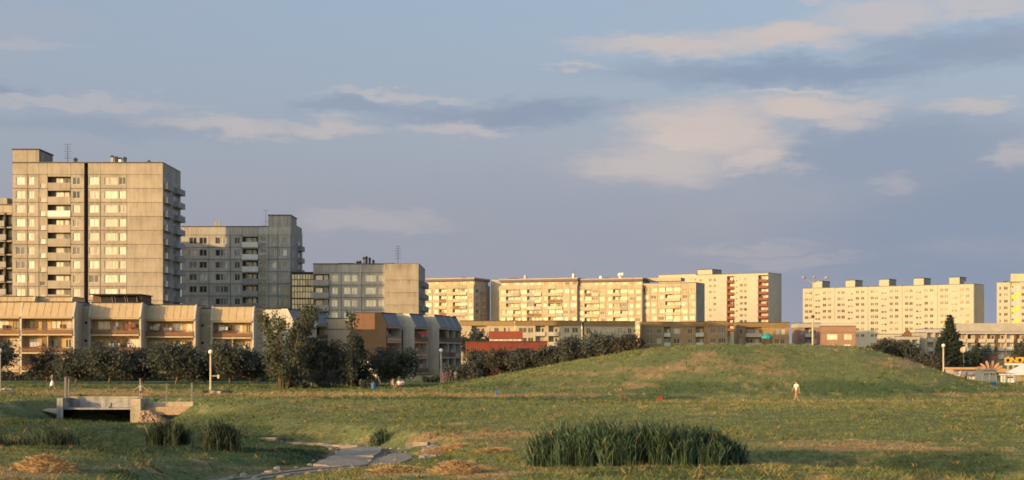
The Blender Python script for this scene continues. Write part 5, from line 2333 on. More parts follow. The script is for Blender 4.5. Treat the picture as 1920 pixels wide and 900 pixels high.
def straw_heap(px, D, rx, ry, h, label, seed):
    rng = np.random.default_rng(seed)
    X = wx(px, D)
    g = gz(X, D)
    b = MB()
    nr, na = 7, 22
    ring = []
    for i in range(nr + 1):
        t = i / nr
        r_ = []
        for j in range(na):
            a = 2 * math.pi * j / na
            k = 1 + .12 * math.sin(3 * a + seed) + .07 * math.sin(7 * a)
            x, y = rx * t * k * math.cos(a), ry * t * k * math.sin(a)
            z = h * (1 - t * t) ** 1.2 + .03 * math.sin(9 * a + 5 * t) * (1 - t)
            zz = gz(X + x, D + y) - g
            r_.append((x, y, zz - .05 + z))
        ring.append(r_)
    for i in range(nr):
        for j in range(na):
            j2 = (j + 1) % na
            b.quad(ring[i][j], ring[i + 1][j], ring[i + 1][j2], ring[i][j2])
    root = empty('straw_heap', (X, D, g), 0, label, 'straw heap', 'heaps of cut dry grass')
    b.build('heap', M['straw'], root, smooth=True)
    n = 1500
    a = rng.random(n) * 2 * np.pi
    t = rng.random(n) ** .6
    x, y = rx * t * np.cos(a), ry * t * np.sin(a)
    z = h * (1 - t * t) ** 1.2 + ground_z(X + x, D + y) - g
    d = rng.random(n) * 2 * np.pi
    L_ = .10 + .22 * rng.random(n)
    p0 = np.stack([x, y, z], 1)
    p1 = np.stack([x + np.cos(d) * L_, y + np.sin(d) * L_, z + .02 + .12 * rng.random(n)], 1)
    p2 = p1 + np.array([.012, .012, .014])[None]
    p3 = p0 + np.array([.012, .012, .014])[None]
    v = np.stack([p0, p1, p2, p3], 1).reshape(-1, 3)
    i = np.arange(n) * 4
    link('straw', np_mesh('straw', v, np.stack([i, i + 1, i + 2, i + 3], 1), M['straw']), root)


straw_heap(88, 54.0, 1.15, 1.0, .42, 'heap of cut dry grass in the bottom left corner', 1)
straw_heap(858, 55.0, .95, 1.0, .34, 'heap of cut dry grass at the bottom middle, right of the stream', 2)
straw_heap(742, 56.5, .9, .7, .12, 'flat patch of cut dry grass beside the stream bend', 3)
straw_heap(830, 77.0, 1.3, .9, .28, 'small heap of dry grass beyond the stone stream bed', 4)
straw_heap(925, 72.0, .9, .6, .10, 'flat dry grass patch left of the wide reeds', 5)


def stream():
    bed = empty('stream_bed', (0, 0, 0), 0, None, None)
    bed["kind"] = 'structure'
    bed["label"] = 'broken stone lined stream bed winding through the meadow'
    rnd = random.Random(4)

    def ribbon(P, scale, lift, name, mat, jit, steps=9):
        pts = []
        for (x0, y0, w0, z0), (x1, y1, w1, z1) in zip(P[:-1], P[1:]):
            for k in range(steps):
                t = k / steps
                pts.append((x0 + (x1 - x0) * t, y0 + (y1 - y0) * t, w0 + (w1 - w0) * t))
        xs, ys = [], []
        rows = []
        for k, (x, y, w) in enumerate(pts):
            q, p = pts[min(k + 1, len(pts) - 1)], pts[max(k - 1, 0)]
            d = Vector((q[0] - p[0], q[1] - p[1], 0)).normalized()
            nrm = Vector((-d.y, d.x, 0))
            wl, wr = w * scale * rnd.uniform(1 - jit, 1 + jit), w * scale * rnd.uniform(1 - jit, 1 + jit)
            row = []
            for s_ in (-1.0, -.5, 0, .5, 1.0):
                ww = wl if s_ < 0 else wr
                row.append((x + nrm.x * ww * s_, y + nrm.y * ww * s_))
            rows.append(row)
        A = np.array(rows)
        Z = ground_z(A[..., 0], A[..., 1]) + lift
        b = MB()
        for k in range(len(rows) - 1):
            for i_ in range(4):
                b.quad(*[(*rows[a][c], Z[a, c]) for a, c in ((k, i_), (k, i_ + 1), (k + 1, i_ + 1), (k + 1, i_))])
        b.build(name, M[mat], bed, smooth=True)

    ribbon(STREAM[:9], .8, .025, 'silt', 'mud_pale', .45)
    ribbon(STREAM[:8], .17, .05, 'water', 'stream_water', .5)
    ribbon([(-6.72, 70.6, 1, 0), (-6.6, 74, 1, 0), (-6.75, 79, 1, 0), (-7.0, 83, 1, 0)], .16, .06, 'water', 'stream_water', .5)

    def rough(poly, amp):
        """break straight slab edges into worn ones"""
        out = []
        n = len(poly)
        for k in range(n):
            a, b_ = poly[k], poly[(k + 1) % n]
            for t in (0, .33, .66):
                out.append((a[0] + (b_[0] - a[0]) * t + rnd.uniform(-amp, amp), a[1] + (b_[1] - a[1]) * t + rnd.uniform(-amp, amp) * 2.2))
        return out
    # worn slabs of the lining, cracked and tilted
    slabs = [[(-9.5, 71.2), (-8.1, 70.3), (-6.95, 71.6), (-7.0, 73.2), (-8.2, 73.7), (-9.3, 73.2)],
             [(-9.3, 73.5), (-8.2, 74.0), (-7.0, 73.5), (-7.05, 75.6), (-8.4, 76.2), (-9.2, 75.7)],
             [(-9.25, 76.1), (-8.4, 76.6), (-7.0, 76.0), (-7.0, 79.0), (-8.2, 79.8), (-9.3, 79.2)],
             [(-9.35, 79.8), (-8.2, 80.3), (-7.1, 79.5), (-7.2, 83.0), (-8.6, 84.0), (-9.5, 83.2)],
             [(-6.45, 72.4), (-5.6, 71.5), (-5.0, 74.8), (-5.9, 76.0), (-6.5, 75.2)],
             [(-6.45, 76.0), (-5.9, 76.4), (-5.1, 75.4), (-5.15, 79.3), (-6.4, 79.5)],
             [(-4.9, 72.0), (-3.9, 72.6), (-3.75, 74.6), (-4.3, 75.2), (-4.95, 74.6)],
             [(-4.7, 75.5), (-3.8, 75.0), (-3.7, 77.6), (-4.75, 78.0)],
             [(-4.7, 78.4), (-3.8, 78.0), (-3.95, 80.4), (-4.8, 80.4)]]
    for k, s_ in enumerate(slabs):
        cx = sum(p[0] for p in s_) / len(s_)
        cy = sum(p[1] for p in s_) / len(s_)
        zc = gz(cx, cy) + .10 + rnd.uniform(-.03, .04)
        m = MB()
        m.slabpoly(rough([(p[0] - cx, p[1] - cy) for p in s_], .07), -.25, 0)
        o = m.build('slab', M['stone'], bed, (cx, cy, zc))
        o.rotation_euler = (rnd.uniform(-.02, .035), rnd.uniform(-.06, .06) - (.05 if k >= 6 else 0), 0)
    # kerb stones along the upper stream
    for k, (px, D, l, w_, h_) in enumerate([(503, 93.2, 1.15, .5, .30), (446, 95.5, 1.6, .4, .12), (655, 84.6, 1.05, .5, .22), (585, 89.5, 1.5, .4, .12), (620, 87.4, 1.3, .4, .12), (552, 90.8, 1.0, .35, .10), (782, 80.9, 1.25, .5, .16)]):
        X = wx(px, D)
        m = MB()
        m.slabpoly(rough([(-l / 2, -w_ / 2), (l / 2 * .9, -w_ / 2 * .8), (l / 2, w_ / 2), (-l / 2 * .85, w_ / 2)], .03), -.25, h_)
        m.build('kerb_stone', M['stone_warm'], bed, (X, D, max(gz(X, D), gz(X, D - .5)) + .02), rnd.uniform(-.2, .2))
    # loose rocks along the edges
    for k in range(150):
        a, b_ = rnd.choice(list(zip(STREAM[:11], STREAM[1:12]))) if k % 3 else rnd.choice(list(zip(BRANCH[:-1], BRANCH[1:])))
        t = rnd.random()
        x, y, w = a[0] + (b_[0] - a[0]) * t, a[1] + (b_[1] - a[1]) * t, a[2] + (b_[2] - a[2]) * t
        d = Vector((b_[0] - a[0], b_[1] - a[1], 0)).normalized()
        sd = rnd.choice((-1, 1)) * w * rnd.uniform(.6, 1.35)
        x, y = x - d.y * sd, y + d.x * sd
        r = rnd.uniform(.07, .24)
        m = MB()
        n = 7
        low = [(r * rnd.uniform(.8, 1.2) * math.cos(6.283 * q / n), r * rnd.uniform(.8, 1.2) * math.sin(6.283 * q / n)) for q in range(n)]
        hh = r * rnd.uniform(.4, .8)
        for q in range(n):
            p0, p1 = low[q], low[(q + 1) % n]
            m.quad((p0[0], p0[1], -r * .5), (p1[0], p1[1], -r * .5), (p1[0] * .75, p1[1] * .75, hh * .7), (p0[0] * .75, p0[1] * .75, hh * .7))
            m.tri((p0[0] * .75, p0[1] * .75, hh * .7), (p1[0] * .75, p1[1] * .75, hh * .7), (0, 0, hh))
        m.build('rock', M['stone_warm' if k % 2 else 'stone'], bed, (x, y, gz(x, y)), rnd.random() * 3)


M['stream_water'] = material('stream_water', (.035, .035, .032), .12, .1, 1, spec=.5)
M['mud_pale'] = material('mud_pale', (.27, .235, .19), .95, .25, 1.5, fine=.25, bump=.5)
M['stone_warm'] = material('stone_warm', (.36, .29, .20), .92, .18, 2, fine=.12)
stream()


def culvert():
    D = 138.0
    u = pxspan(112, D)
    X0 = wx(112, D)
    zt = wz(747, D)
    root = empty('culvert', (X0, D, 0), 0, 'concrete culvert headwall with a dark opening and sloping rubble apron', 'culvert')
    zl = wz(765, D)
    b = MB()
    b.box(u(118), u(250), 2.2, 2.6, zl - .1, zt)
    b.build('headwall', M['concrete_cool'], root)
    c = MB()
    c.box(u(108), u(119), -.25, 2.6, wz(775, D) - .9, zt + .03)
    c.build('pier', M['concrete_cool'], root)
    cp = MB()
    cp.box(u(119), u(249), 2.1, 2.75, zt, zt + .10)
    cp.build('coping', M['concrete_warm'], root)
    lg = MB()
    lg.box(u(119), u(249), .4, 2.2, zl - .16, zl)
    lg.build('ledge', M['concrete_cool'], root)
    st = MB()
    st.box(u(192), u(196), 2.1, 2.2, zl, zl + .42)
    st.box(u(190), u(202), .35, 1.2, zl, zl + .1)
    st.build('sill_block', M['concrete_cool'], root)
    # dark box of the opening
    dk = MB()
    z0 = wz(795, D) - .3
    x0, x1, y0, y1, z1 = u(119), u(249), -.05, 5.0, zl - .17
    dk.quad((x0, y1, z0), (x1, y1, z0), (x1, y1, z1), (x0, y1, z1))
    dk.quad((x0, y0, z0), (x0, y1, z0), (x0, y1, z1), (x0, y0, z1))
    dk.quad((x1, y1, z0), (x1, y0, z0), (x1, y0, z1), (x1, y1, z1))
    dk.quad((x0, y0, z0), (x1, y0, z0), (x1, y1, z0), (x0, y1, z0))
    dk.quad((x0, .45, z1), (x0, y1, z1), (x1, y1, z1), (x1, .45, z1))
    dk.build('opening', M['dark_concrete'], root)
    # right wing wall and the rubble apron below it
    wg = MB()
    wg.box(u(249), u(268), -.9, 2.6, wz(797, D) - .6, zt - .02)
    wg.build('wing_wall', M['concrete_warm'], root)
    fw = MB()
    za = wz(769, D)
    fw.slabpoly([(u(268), -.88), (u(278), -.84), (u(278), .4), (u(268), .4)], wz(797, D) - .6, za)
    fw.build('wing_wall', M['concrete_warm'], root)
    ap = MB()
    p = [(u(270), -.9, za - .05), (u(285), -.7, za - .05), (u(327), -1.1, wz(800, D)), (u(262), -1.35, wz(797, D))]
    for n_ in range(1):
        ap.quad(p[0], p[3], p[2], p[1])
        ap.quad(p[1], p[2], (u(333), .8, wz(800, D)), (u(288), 1.0, za))
    ap.build('apron', M['rubble'], root)
    rnd = random.Random(5)
    for k in range(60):
        s, t = rnd.random(), rnd.random()
        q = [p[0][i] * (1 - s) * (1 - t) + p[1][i] * s * (1 - t) + p[2][i] * s * t + p[3][i] * (1 - s) * t for i in range(3)]
        r = rnd.uniform(.08, .2)
        m = MB()
        m.slabpoly([(-r, -r * .6), (r * .6, -r), (r, r * .5), (-r * .4, r)], -r * .5, r * .45)
        o = m.build('stone', M['rubble'], root, (q[0], q[1] - .04, q[2]), rnd.random() * 3)
        o.rotation_euler = (rnd.uniform(-.4, .4), rnd.uniform(-.4, .4), rnd.random() * 3)
    # low wall running on to the right
    lw = MB()
    lw.box(u(268), u(359), .75, 1.3, wz(768, D) - .4, wz(754, D))
    lw.build('low_wall', M['concrete_warm'], root)
    lf = MB()
    lf.box(u(268), u(362), .1, .75, wz(768, D) - .5, wz(763, D))
    lf.build('footing', M['rubble'], root)
    # left apron strip
    la = MB()
    la.quad((u(80), -.3, wz(769, D)), (u(108), -.2, wz(776, D)), (u(108), .9, wz(766, D)), (u(84), .9, wz(766, D)))
    la.build('apron', M['concrete_warm'], root)
    # wire fence on the wall: concrete posts with strands
    fx = [(116, 707, .22), (122, 709, .12), (257, 710, .14), (307, 719, .10), (355, 718, .16)]
    zb = wz(752, D) - .1
    fence = empty('post_fence', (X0, D + 1.15, 0), 0, 'concrete fence posts strung with wire above the culvert', 'fence')
    for (p_, yt, ww) in fx:
        m = MB()
        m.prism([(-ww / 2, zb), (-ww / 2, wz(yt, D) - .06), (0, wz(yt, D)), (ww / 2, wz(yt, D) - .06), (ww / 2, zb)], u(p_) - ww / 2, u(p_) + ww / 2)
        m.build('post', M['post_dark'], fence)
    m = MB()
    for k in range(4):
        z = zb + .35 + k * .42
        m.tube([(u(122), 0, z), (u(190), 0, z - .06), (u(257), 0, z)], .008, 4)
        m.tube([(u(257), 0, z), (u(307), 0, z - .05), (u(355), 0, z - .05)], .008, 4)
    m.build('wire', M['grey_metal'], fence)


M['post_dark'] = material('post_dark', (.17, .16, .15), .9, .2, 3)
M['concrete_cool'] = material('concrete_cool', (.33, .325, .31), .9, .28, 1.2, .45, fine=.15)
M['concrete_warm'] = material('concrete_warm', (.42, .36, .27), .9, .28, 1.2, .4, fine=.15)
M['dark_concrete'] = material('dark_concrete', (.05, .042, .038), .9, .2, 1)
culvert()


# ------------------------------------------------------------------ street lamps
def globe_lamp(px, D, ytop, label, sign=False):
    X = wx(px, D)
    g = gz(X, D)
    H = wz(ytop, D) - g
    root = empty('globe_lamp', (X, D, g - .1), 0, label, 'street lamp', 'globe lamps along the path')
    b = MB()
    b.lathe([(.16, 0), (.16, .55), (.12, .62), (.105, H - .75), (.09, H - .5), (.13, H - .44)], n=12)
    b.build('pole', M['lamp_pole'], root, smooth=True)
    s = MB()
    s.sphere((0, 0, H - .12), .26, 16, 10)
    s.build('lamp_globe', M['globe'], root, smooth=True)
    if sign:
        a = MB()
        a.box(.1, .95, -.04, .04, H * .38, H * .38 + .08)
        a.box(.75, .98, -.06, .06, H * .33, H * .42)
        a.build('bracket', M['lamp_pole'], root)
    base = MB()
    base.lathe([(.3, -.1), (.3, .12), (.2, .2)], n=10)
    base.build('base', M['concrete_grey'], root)


M['globe'] = material('globe_glass', (.80, .76, .68), .35, .04, 3)
globe_lamp(0, 177, 654, 'globe lamp cut by the left picture edge')
globe_lamp(395, 168, 656, 'globe lamp with a side bracket standing in front of the dark trees', True)
globe_lamp(827, 200, 654, 'globe lamp beside the people at the foot of the mound')
globe_lamp(1769, 208, 645, 'globe lamp in front of the tall spruce on the right')


def tall_lamp():
    px, D = 1524, 215.0
    X = wx(px, D)
    g = gz(X, D)
    H = wz(528, D) - g
    root = empty('street_lamp', (X, D, g - .2), 0, 'tall street lamp with three arms rising behind the mound crest', 'street lamp')
    b = MB()
    b.lathe([(.15, 0), (.14, H * .5), (.09, H * .52), (.06, H + .2)], n=10)
    b.build('pole', M['lamp_pole'], root, smooth=True)
    for dx, dy, dz in ((-1.15, -.3, .75), (-.02, -.9, .75), (1.75, -.2, .75)):
        a = MB()
        a.tube([(0, 0, H), (dx * .4, dy * .4, H + dz * .3), (dx, dy, H + dz)], [.05, .04, .035], 6)
        o = a.build('arm', M['lamp_pole'], root)
        L_ = .45
        d = Vector((dx, dy, .2)).normalized()
        p = Vector((dx, dy, H + dz))
        h = MB()
        h.tube([p - d * .1, p + d * .12, p + d * L_ * .7, p + d * L_ * 1.2], [.07, .17, .16, .05], 8)
        link('lamp_head', h.mesh('lamp_head', M['lamp_head'], True), o)
    k = MB()
    k.box(-.2, .2, -.22, -.1, H * .62, H * .62 + .4)
    k.build('junction_box', M['bitumen'], root)


M['lamp_head'] = material('lamp_head', (.42, .32, .2), .5, .1, 3)
tall_lamp()


# ------------------------------------------------------------------ people
def skin_mesh(name, joints, bones, mat, root_joint, sub=2):
    """joints: name -> (x, y, z, rx, ry)"""
    names = list(joints)
    me = bpy.data.meshes.new(name)
    me.from_pydata([joints[n][:3] for n in names], [(names.index(a), names.index(b)) for a, b in bones], [])
    o = bpy.data.objects.new(name, me)
    COL.objects.link(o)
    o.modifiers.new('skin', 'SKIN')
    if not me.skin_vertices:
        lay = None
    sv = me.skin_vertices[0].data
    for i, n in enumerate(names):
        sv[i].radius = (joints[n][3], joints[n][4] if len(joints[n]) > 4 else joints[n][3])
        sv[i].use_root = (n == root_joint)
    s = o.modifiers.new('sub', 'SUBSURF')
    s.levels = s.render_levels = sub
    dg = bpy.context.evaluated_depsgraph_get()
    ev = o.evaluated_get(dg)
    m2 = bpy.data.meshes.new_from_object(ev)
    bpy.data.objects.remove(o)
    m2.name = name
    m2.materials.clear()
    m2.materials.append(mat)
    m2.polygons.foreach_set('use_smooth', [True] * len(m2.polygons))
    return m2


def person(px, D, yfoot, h, label, shirt, legs, facing=0.0, pose='walk', hair='hair_dark', arms=.04, bare_legs=True, group=None, z=None, swing=.18, skirt=False):
    X = wx(px, D)
    g = gz(X, D) if z is None else z
    root = empty('person', (X, D, g), facing, label, 'person', group)
    k = h / 1.75
    sit = pose == 'sit'
    hz = .92 if not sit else .30
    sw = swing if pose == 'walk' else .03
    J = {}
    J['pelvis'] = (0, 0, hz, .13, .10)
    J['waist'] = (0, .0, hz + .16, .12, .09)
    J['chest'] = (0, .02, hz + .38, .16, .11)
    J['collar'] = (0, .02, hz + .52, .10, .07)
    J['neck'] = (0, .0, hz + .60, .055, .055)
    J['head0'] = (0, -.02, hz + .68, .085, .095)
    J['head1'] = (0, -.01, hz + .80, .085, .10)
    J['nose'] = (0, -.105, hz + .73, .018, .018)
    for s, n in ((-1, 'l'), (1, 'r')):
        t = s * sw
        J['sh' + n] = (s * .19, .02, hz + .50, .06, .06)
        ea = arms
        J['el' + n] = (s * (.23 + ea * .35), .02 + t * .5, hz + .50 - .29 * math.cos(ea), .042, .042)
        J['wr' + n] = (s * (.24 + ea * .85), -.06 + t * 1.0, hz + .50 - .54 * math.cos(ea * .9), .030, .030)
        J['ha' + n] = (s * (.245 + ea * 1.0), -.09 + t * 1.05, hz + .50 - .64 * math.cos(ea * .85), .036, .022)
        for fi, (fx, fy) in enumerate(((-.022, -.02), (-.007, -.024), (.008, -.022), (.022, -.014))):
            J['f%d%s' % (fi, n)] = (s * (.245 + ea * 1.12) + fx, -.10 + t * 1.05 + fy, hz + .50 - .715 * math.cos(ea * .85), .009, .009)
        J['th' + n] = (s * (.215 + ea * 1.0), -.125 + t * 1.05, hz + .50 - .66 * math.cos(ea * .85), .010, .010)
        if sit:
            J['hi' + n] = (s * .10, -.06, hz - .02, .085, .085)
            J['kn' + n] = (s * .14, -.42, hz + .16, .06, .06)
            J['an' + n] = (s * .13, -.62, .06, .04, .04)
            J['to' + n] = (s * .13, -.78, .04, .035, .025)
        else:
            J['hi' + n] = (s * .09, 0, hz - .10, .085, .09)
            J['kn' + n] = (s * .10, -t * 1.0 - .02, hz * .52, .06, .062)
            J['an' + n] = (s * .10, -t * 1.7 + .04, .09, .038, .042)
            J['to' + n] = (s * .105, -t * 1.7 - .11, .045, .038, .028)
    J = {n: tuple(v * k for v in q) for n, q in J.items()}
    B = [('pelvis', 'waist'), ('waist', 'chest'), ('chest', 'collar'), ('collar', 'neck'), ('neck', 'head0'), ('head0', 'head1'), ('head0', 'nose')]
    for n in 'lr':
        B += [('collar', 'sh' + n), ('sh' + n, 'el' + n), ('el' + n, 'wr' + n), ('wr' + n, 'ha' + n), ('pelvis', 'hi' + n), ('hi' + n, 'kn' + n), ('kn' + n, 'an' + n), ('an' + n, 'to' + n), ('ha' + n, 'th' + n)]
        B += [('ha' + n, 'f%d%s' % (i, n)) for i in range(4)]
    link('body', skin_mesh('body', J, B, M['skin'], 'pelvis', 1), root)

    def shell(names, bones, add, mat, name, rootj):
        Q = {n: (*J[n][:3], J[n][3] + add, J[n][4] + add) for n in names}
        link(name, skin_mesh(name, Q, bones, M[mat], rootj, 1), root)
    if shirt:
        nm = ['pelvis', 'waist', 'chest', 'collar', 'shl', 'shr', 'ell', 'elr']
        Q = {n: list(J[n]) for n in nm}
        for n in 'lr':
            a, b = J['sh' + n], J['el' + n]
            Q['el' + n] = [a[i] * .35 + b[i] * .65 for i in range(3)] + [a[3], a[4]]
        Q = {n: (*q[:3], q[3] + .02 * k, q[4] + .02 * k) for n, q in Q.items()}
        link('shirt', skin_mesh('shirt', Q, [('pelvis', 'waist'), ('waist', 'chest'), ('chest', 'collar'), ('collar', 'shl'), ('collar', 'shr'), ('shl', 'ell'), ('shr', 'elr')], M[shirt], 'pelvis', 1), root)
    if legs:
        Q = {'pelvis': (*J['pelvis'][:3], J['pelvis'][3] + .012 * k, J['pelvis'][4] + .012 * k)}
        bb = []
        for n in 'lr':
            Q['hi' + n] = (*J['hi' + n][:3], .10 * k, .10 * k)
            kn = J['kn' + n]
            hi = J['hi' + n]
            f = .55 if bare_legs else 1.0
            Q['kn' + n] = (*[hi[i] * (1 - f) + kn[i] * f for i in range(3)], .082 * k, .082 * k)
            bb += [('pelvis', 'hi' + n), ('hi' + n, 'kn' + n)]
            if not bare_legs:
                Q['an' + n] = (*J['an' + n][:3], .055 * k, .055 * k)
                bb.append(('kn' + n, 'an' + n))
        link('trousers' if not bare_legs else 'shorts', skin_mesh('lower', Q, bb, M[legs], 'pelvis', 1), root)
    if skirt:
        m = MB()
        zt = J['waist'][2] - .05 * k
        m.lathe([(.30 * k, zt - .62 * k), (.24 * k, zt - .3 * k), (.13 * k, zt)], n=12)
        m.build('skirt', M['white_paint'], root, smooth=True)
    hr = MB()
    hp = J['head1']
    hr.sphere((0, .012 * k, hp[2] - .015 * k), .098 * k, 12, 7, 1.05)
    hr.v = [(x, y + (.035 * k if z < hp[2] - .03 * k else 0), z if z > hp[2] - .06 * k else hp[2] - .06 * k) for x, y, z in hr.v]
    hr.build('hair', M[hair], root, smooth=True)
    return root


M['shirt_white'] = material('shirt_white', (.75, .70, .62), .9, .05, 8)
M['shirt_grey'] = material('shirt_grey', (.22, .23, .26), .9, .08, 8)
M['shirt_pale'] = material('shirt_pale', (.34, .34, .36), .9, .08, 8)
M['shirt_blue'] = material('shirt_blue', (.20, .28, .38), .9, .08, 8)
M['shirt_red'] = material('shirt_red', (.45, .10, .08), .9, .08, 8)
M['shorts_red'] = material('shorts_red', (.42, .13, .07), .9, .08, 8)
M['shorts_tan'] = material('shorts_tan', (.45, .33, .2), .9, .08, 8)
M['shorts_dark'] = material('shorts_dark', (.05, .05, .06), .9, .08, 8)
GP = 'people on the lawn'
person(1493, 137.5, 752, 1.76, 'person in a white shirt and red shorts walking at the foot of the mound', 'shirt_white', 'shorts_red', R(-55), 'walk')
person(264, 138.2, 752, 1.4, 'child in a grey top with arms held out on the culvert wall', 'shirt_pale', 'shorts_dark', R(10), 'stand', 'hair_fair', arms=.6, z=wz(747, 138) - .02)
person(98, 172, 727, 1.62, 'person in a blue top and pale skirt walking on the lawn at the left', 'shirt_blue', None, R(80), 'walk', 'hair_fair', skirt=True)
person(693, 205, 0, 1.72, 'person in a white shirt standing left of the pair in front of the dark hedge', 'shirt_white', 'shorts_dark', R(20), 'stand', bare_legs=False, group=GP)
person(705.5, 206, 0, 1.62, 'left one of the pair of white-shirted people in front of the dark hedge', 'shirt_white', 'shorts_dark', R(-30), 'walk', group=GP, bare_legs=False)
person(711, 206.5, 0, 1.5, 'right one of the pair of white-shirted people in front of the dark hedge', 'shirt_white', 'shirt_white', R(-60), 'walk', group=GP, bare_legs=False)
person(737, 186, 0, 1.7, 'person in a tan top sitting in the grass left of the round tree group', 'shorts_tan', 'shorts_dark', R(30), 'sit', group=GP)
person(748, 184, 0, 1.7, 'person in white sitting in the grass in the middle of the sitting group', 'shirt_white', 'shorts_tan', R(-10), 'sit', group=GP)
person(755, 184.5, 0, 1.66, 'person in white sitting at the right of the group in the grass', 'shirt_white', 'shorts_dark', R(-40), 'sit', group=GP)
person(831, 206, 0, 1.5, 'person in red right behind the globe lamp pole', 'shirt_red', 'shorts_tan', R(10), 'stand', group=GP)
person(836.5, 205, 0, 1.72, 'person in a grey shirt standing right of the globe lamp', 'shirt_grey', 'shorts_red', R(-20), 'stand', group=GP)
person(845, 206, 0, 1.66, 'person in a red top between the grey shirt and the white shirt by the lamp', 'shirt_red', 'shorts_dark', R(60), 'walk', group=GP)
person(854, 205, 0, 1.6, 'person in white at the right of the group by the globe lamp', 'shirt_white', 'shirt_white', R(20), 'stand', group=GP)
person(1728, 214, 0, 1.7, 'person in a blue shirt behind the right slope of the mound', 'shirt_blue', 'shorts_dark', R(30), 'stand', z=gz(wx(1728, 214), 214))
person(1742, 212, 0, 1.7, 'person in a white shirt behind the right slope of the mound', 'shirt_white', 'shorts_dark', R(0), 'stand')
person(1801, 196, 0, 1.68, 'person in white in front of the cream market stall', 'shirt_white', 'shorts_dark', R(30), 'walk', bare_legs=False)
person(1811, 197, 0, 1.6, 'person in a dark top in front of the cream market stall', 'shirt_grey', 'shorts_dark', R(-30), 'walk', bare_legs=False)


# ------------------------------------------------------------------ small things on the meadow
def bin_(px, D, h, label, mat):
    X = wx(px, D)
    g = gz(X, D)
    root = empty('litter_bin', (X, D, g), 0, label, 'bin')
    b = MB()
    b.lathe([(.22, 0), (.30, h), (.33, h), (.33, h + .05), (.27, h + .05), (.24, h * .6)], n=14)
    b.build('drum', M[mat], root, smooth=False)
    s = MB()
    s.box(-.04, .04, .3, .38, 0, h + .15)
    s.box(-.04, .04, -.05, .3, h * .5, h * .5 + .05)
    s.build('stand', M['grey_metal'], root)


bin_(700, 178, .62, 'blue litter bin on the grass in front of the hedge', 'blue')
bin_(1863, 178, .55, 'blue litter bin on the grass in front of the market kiosk', 'cobalt')


def ball(px, D, r, label, mat, name='ball'):
    X = wx(px, D)
    b = MB()
    b.sphere((0, 0, r), r, 12, 8)
    o = b.build(name, M[mat], None, (X, D, gz(X, D)), smooth=True)
    tag(o, label, 'ball')


def bag(px, D, w, h, label, mat):
    X = wx(px, D)
    root = empty('bag', (X, D, gz(X, D)), .2, label, 'bag')
    b = MB()
    b.prism([(-.14, 0), (-.16, h * .6), (-.06, h), (.06, h), (.16, h * .6), (.14, 0)], -w / 2, w / 2)
    b.build('bag_body', M[mat], root)
    s = MB()
    s.tube([(-w * .3, 0, h), (-w * .2, 0, h + .14), (w * .2, 0, h + .14), (w * .3, 0, h)], .02, 5)
    s.build('handle', M[mat], root)


bag(932, 147, .28, .32, 'small blue bag lying in the grass at the mound foot', 'blue')
bag(1237, 139, .5, .18, 'small red bag lying in the grass at the mound foot', 'scarlet')


def pile():
    for k, (px, D, lb) in enumerate(((14, 166, 'pale concrete slabs lying beside the leftmost globe lamp'), (405, 158, 'broken concrete block in the weeds under the globe lamp'))):
        X = wx(px, D)
        root = empty('concrete_rubble', (X, D, gz(X, D)), .2, lb, 'rubble')
        rnd = random.Random(k)
        for j in range(4):
            b = MB()
            l, w, h = rnd.uniform(.5, 1.1), rnd.uniform(.3, .6), rnd.uniform(.2, .38)
            b.slabpoly([(-l / 2, -w / 2), (l / 2, -w * .4), (l * .45, w / 2), (-l * .5, w * .4)], -.1, h)
            o = b.build('block', M['concrete_warm'], root, (rnd.uniform(-.7, .7), rnd.uniform(-.4, .4), .0), rnd.random())
            o.rotation_euler = (rnd.uniform(-.1, .1), rnd.uniform(-.2, .2), rnd.random())


pile()
tree(408, 160, 733, 66, 'shrub', 'low weeds around the foot of the globe lamp before the trees', 301, 'leaf_dark')


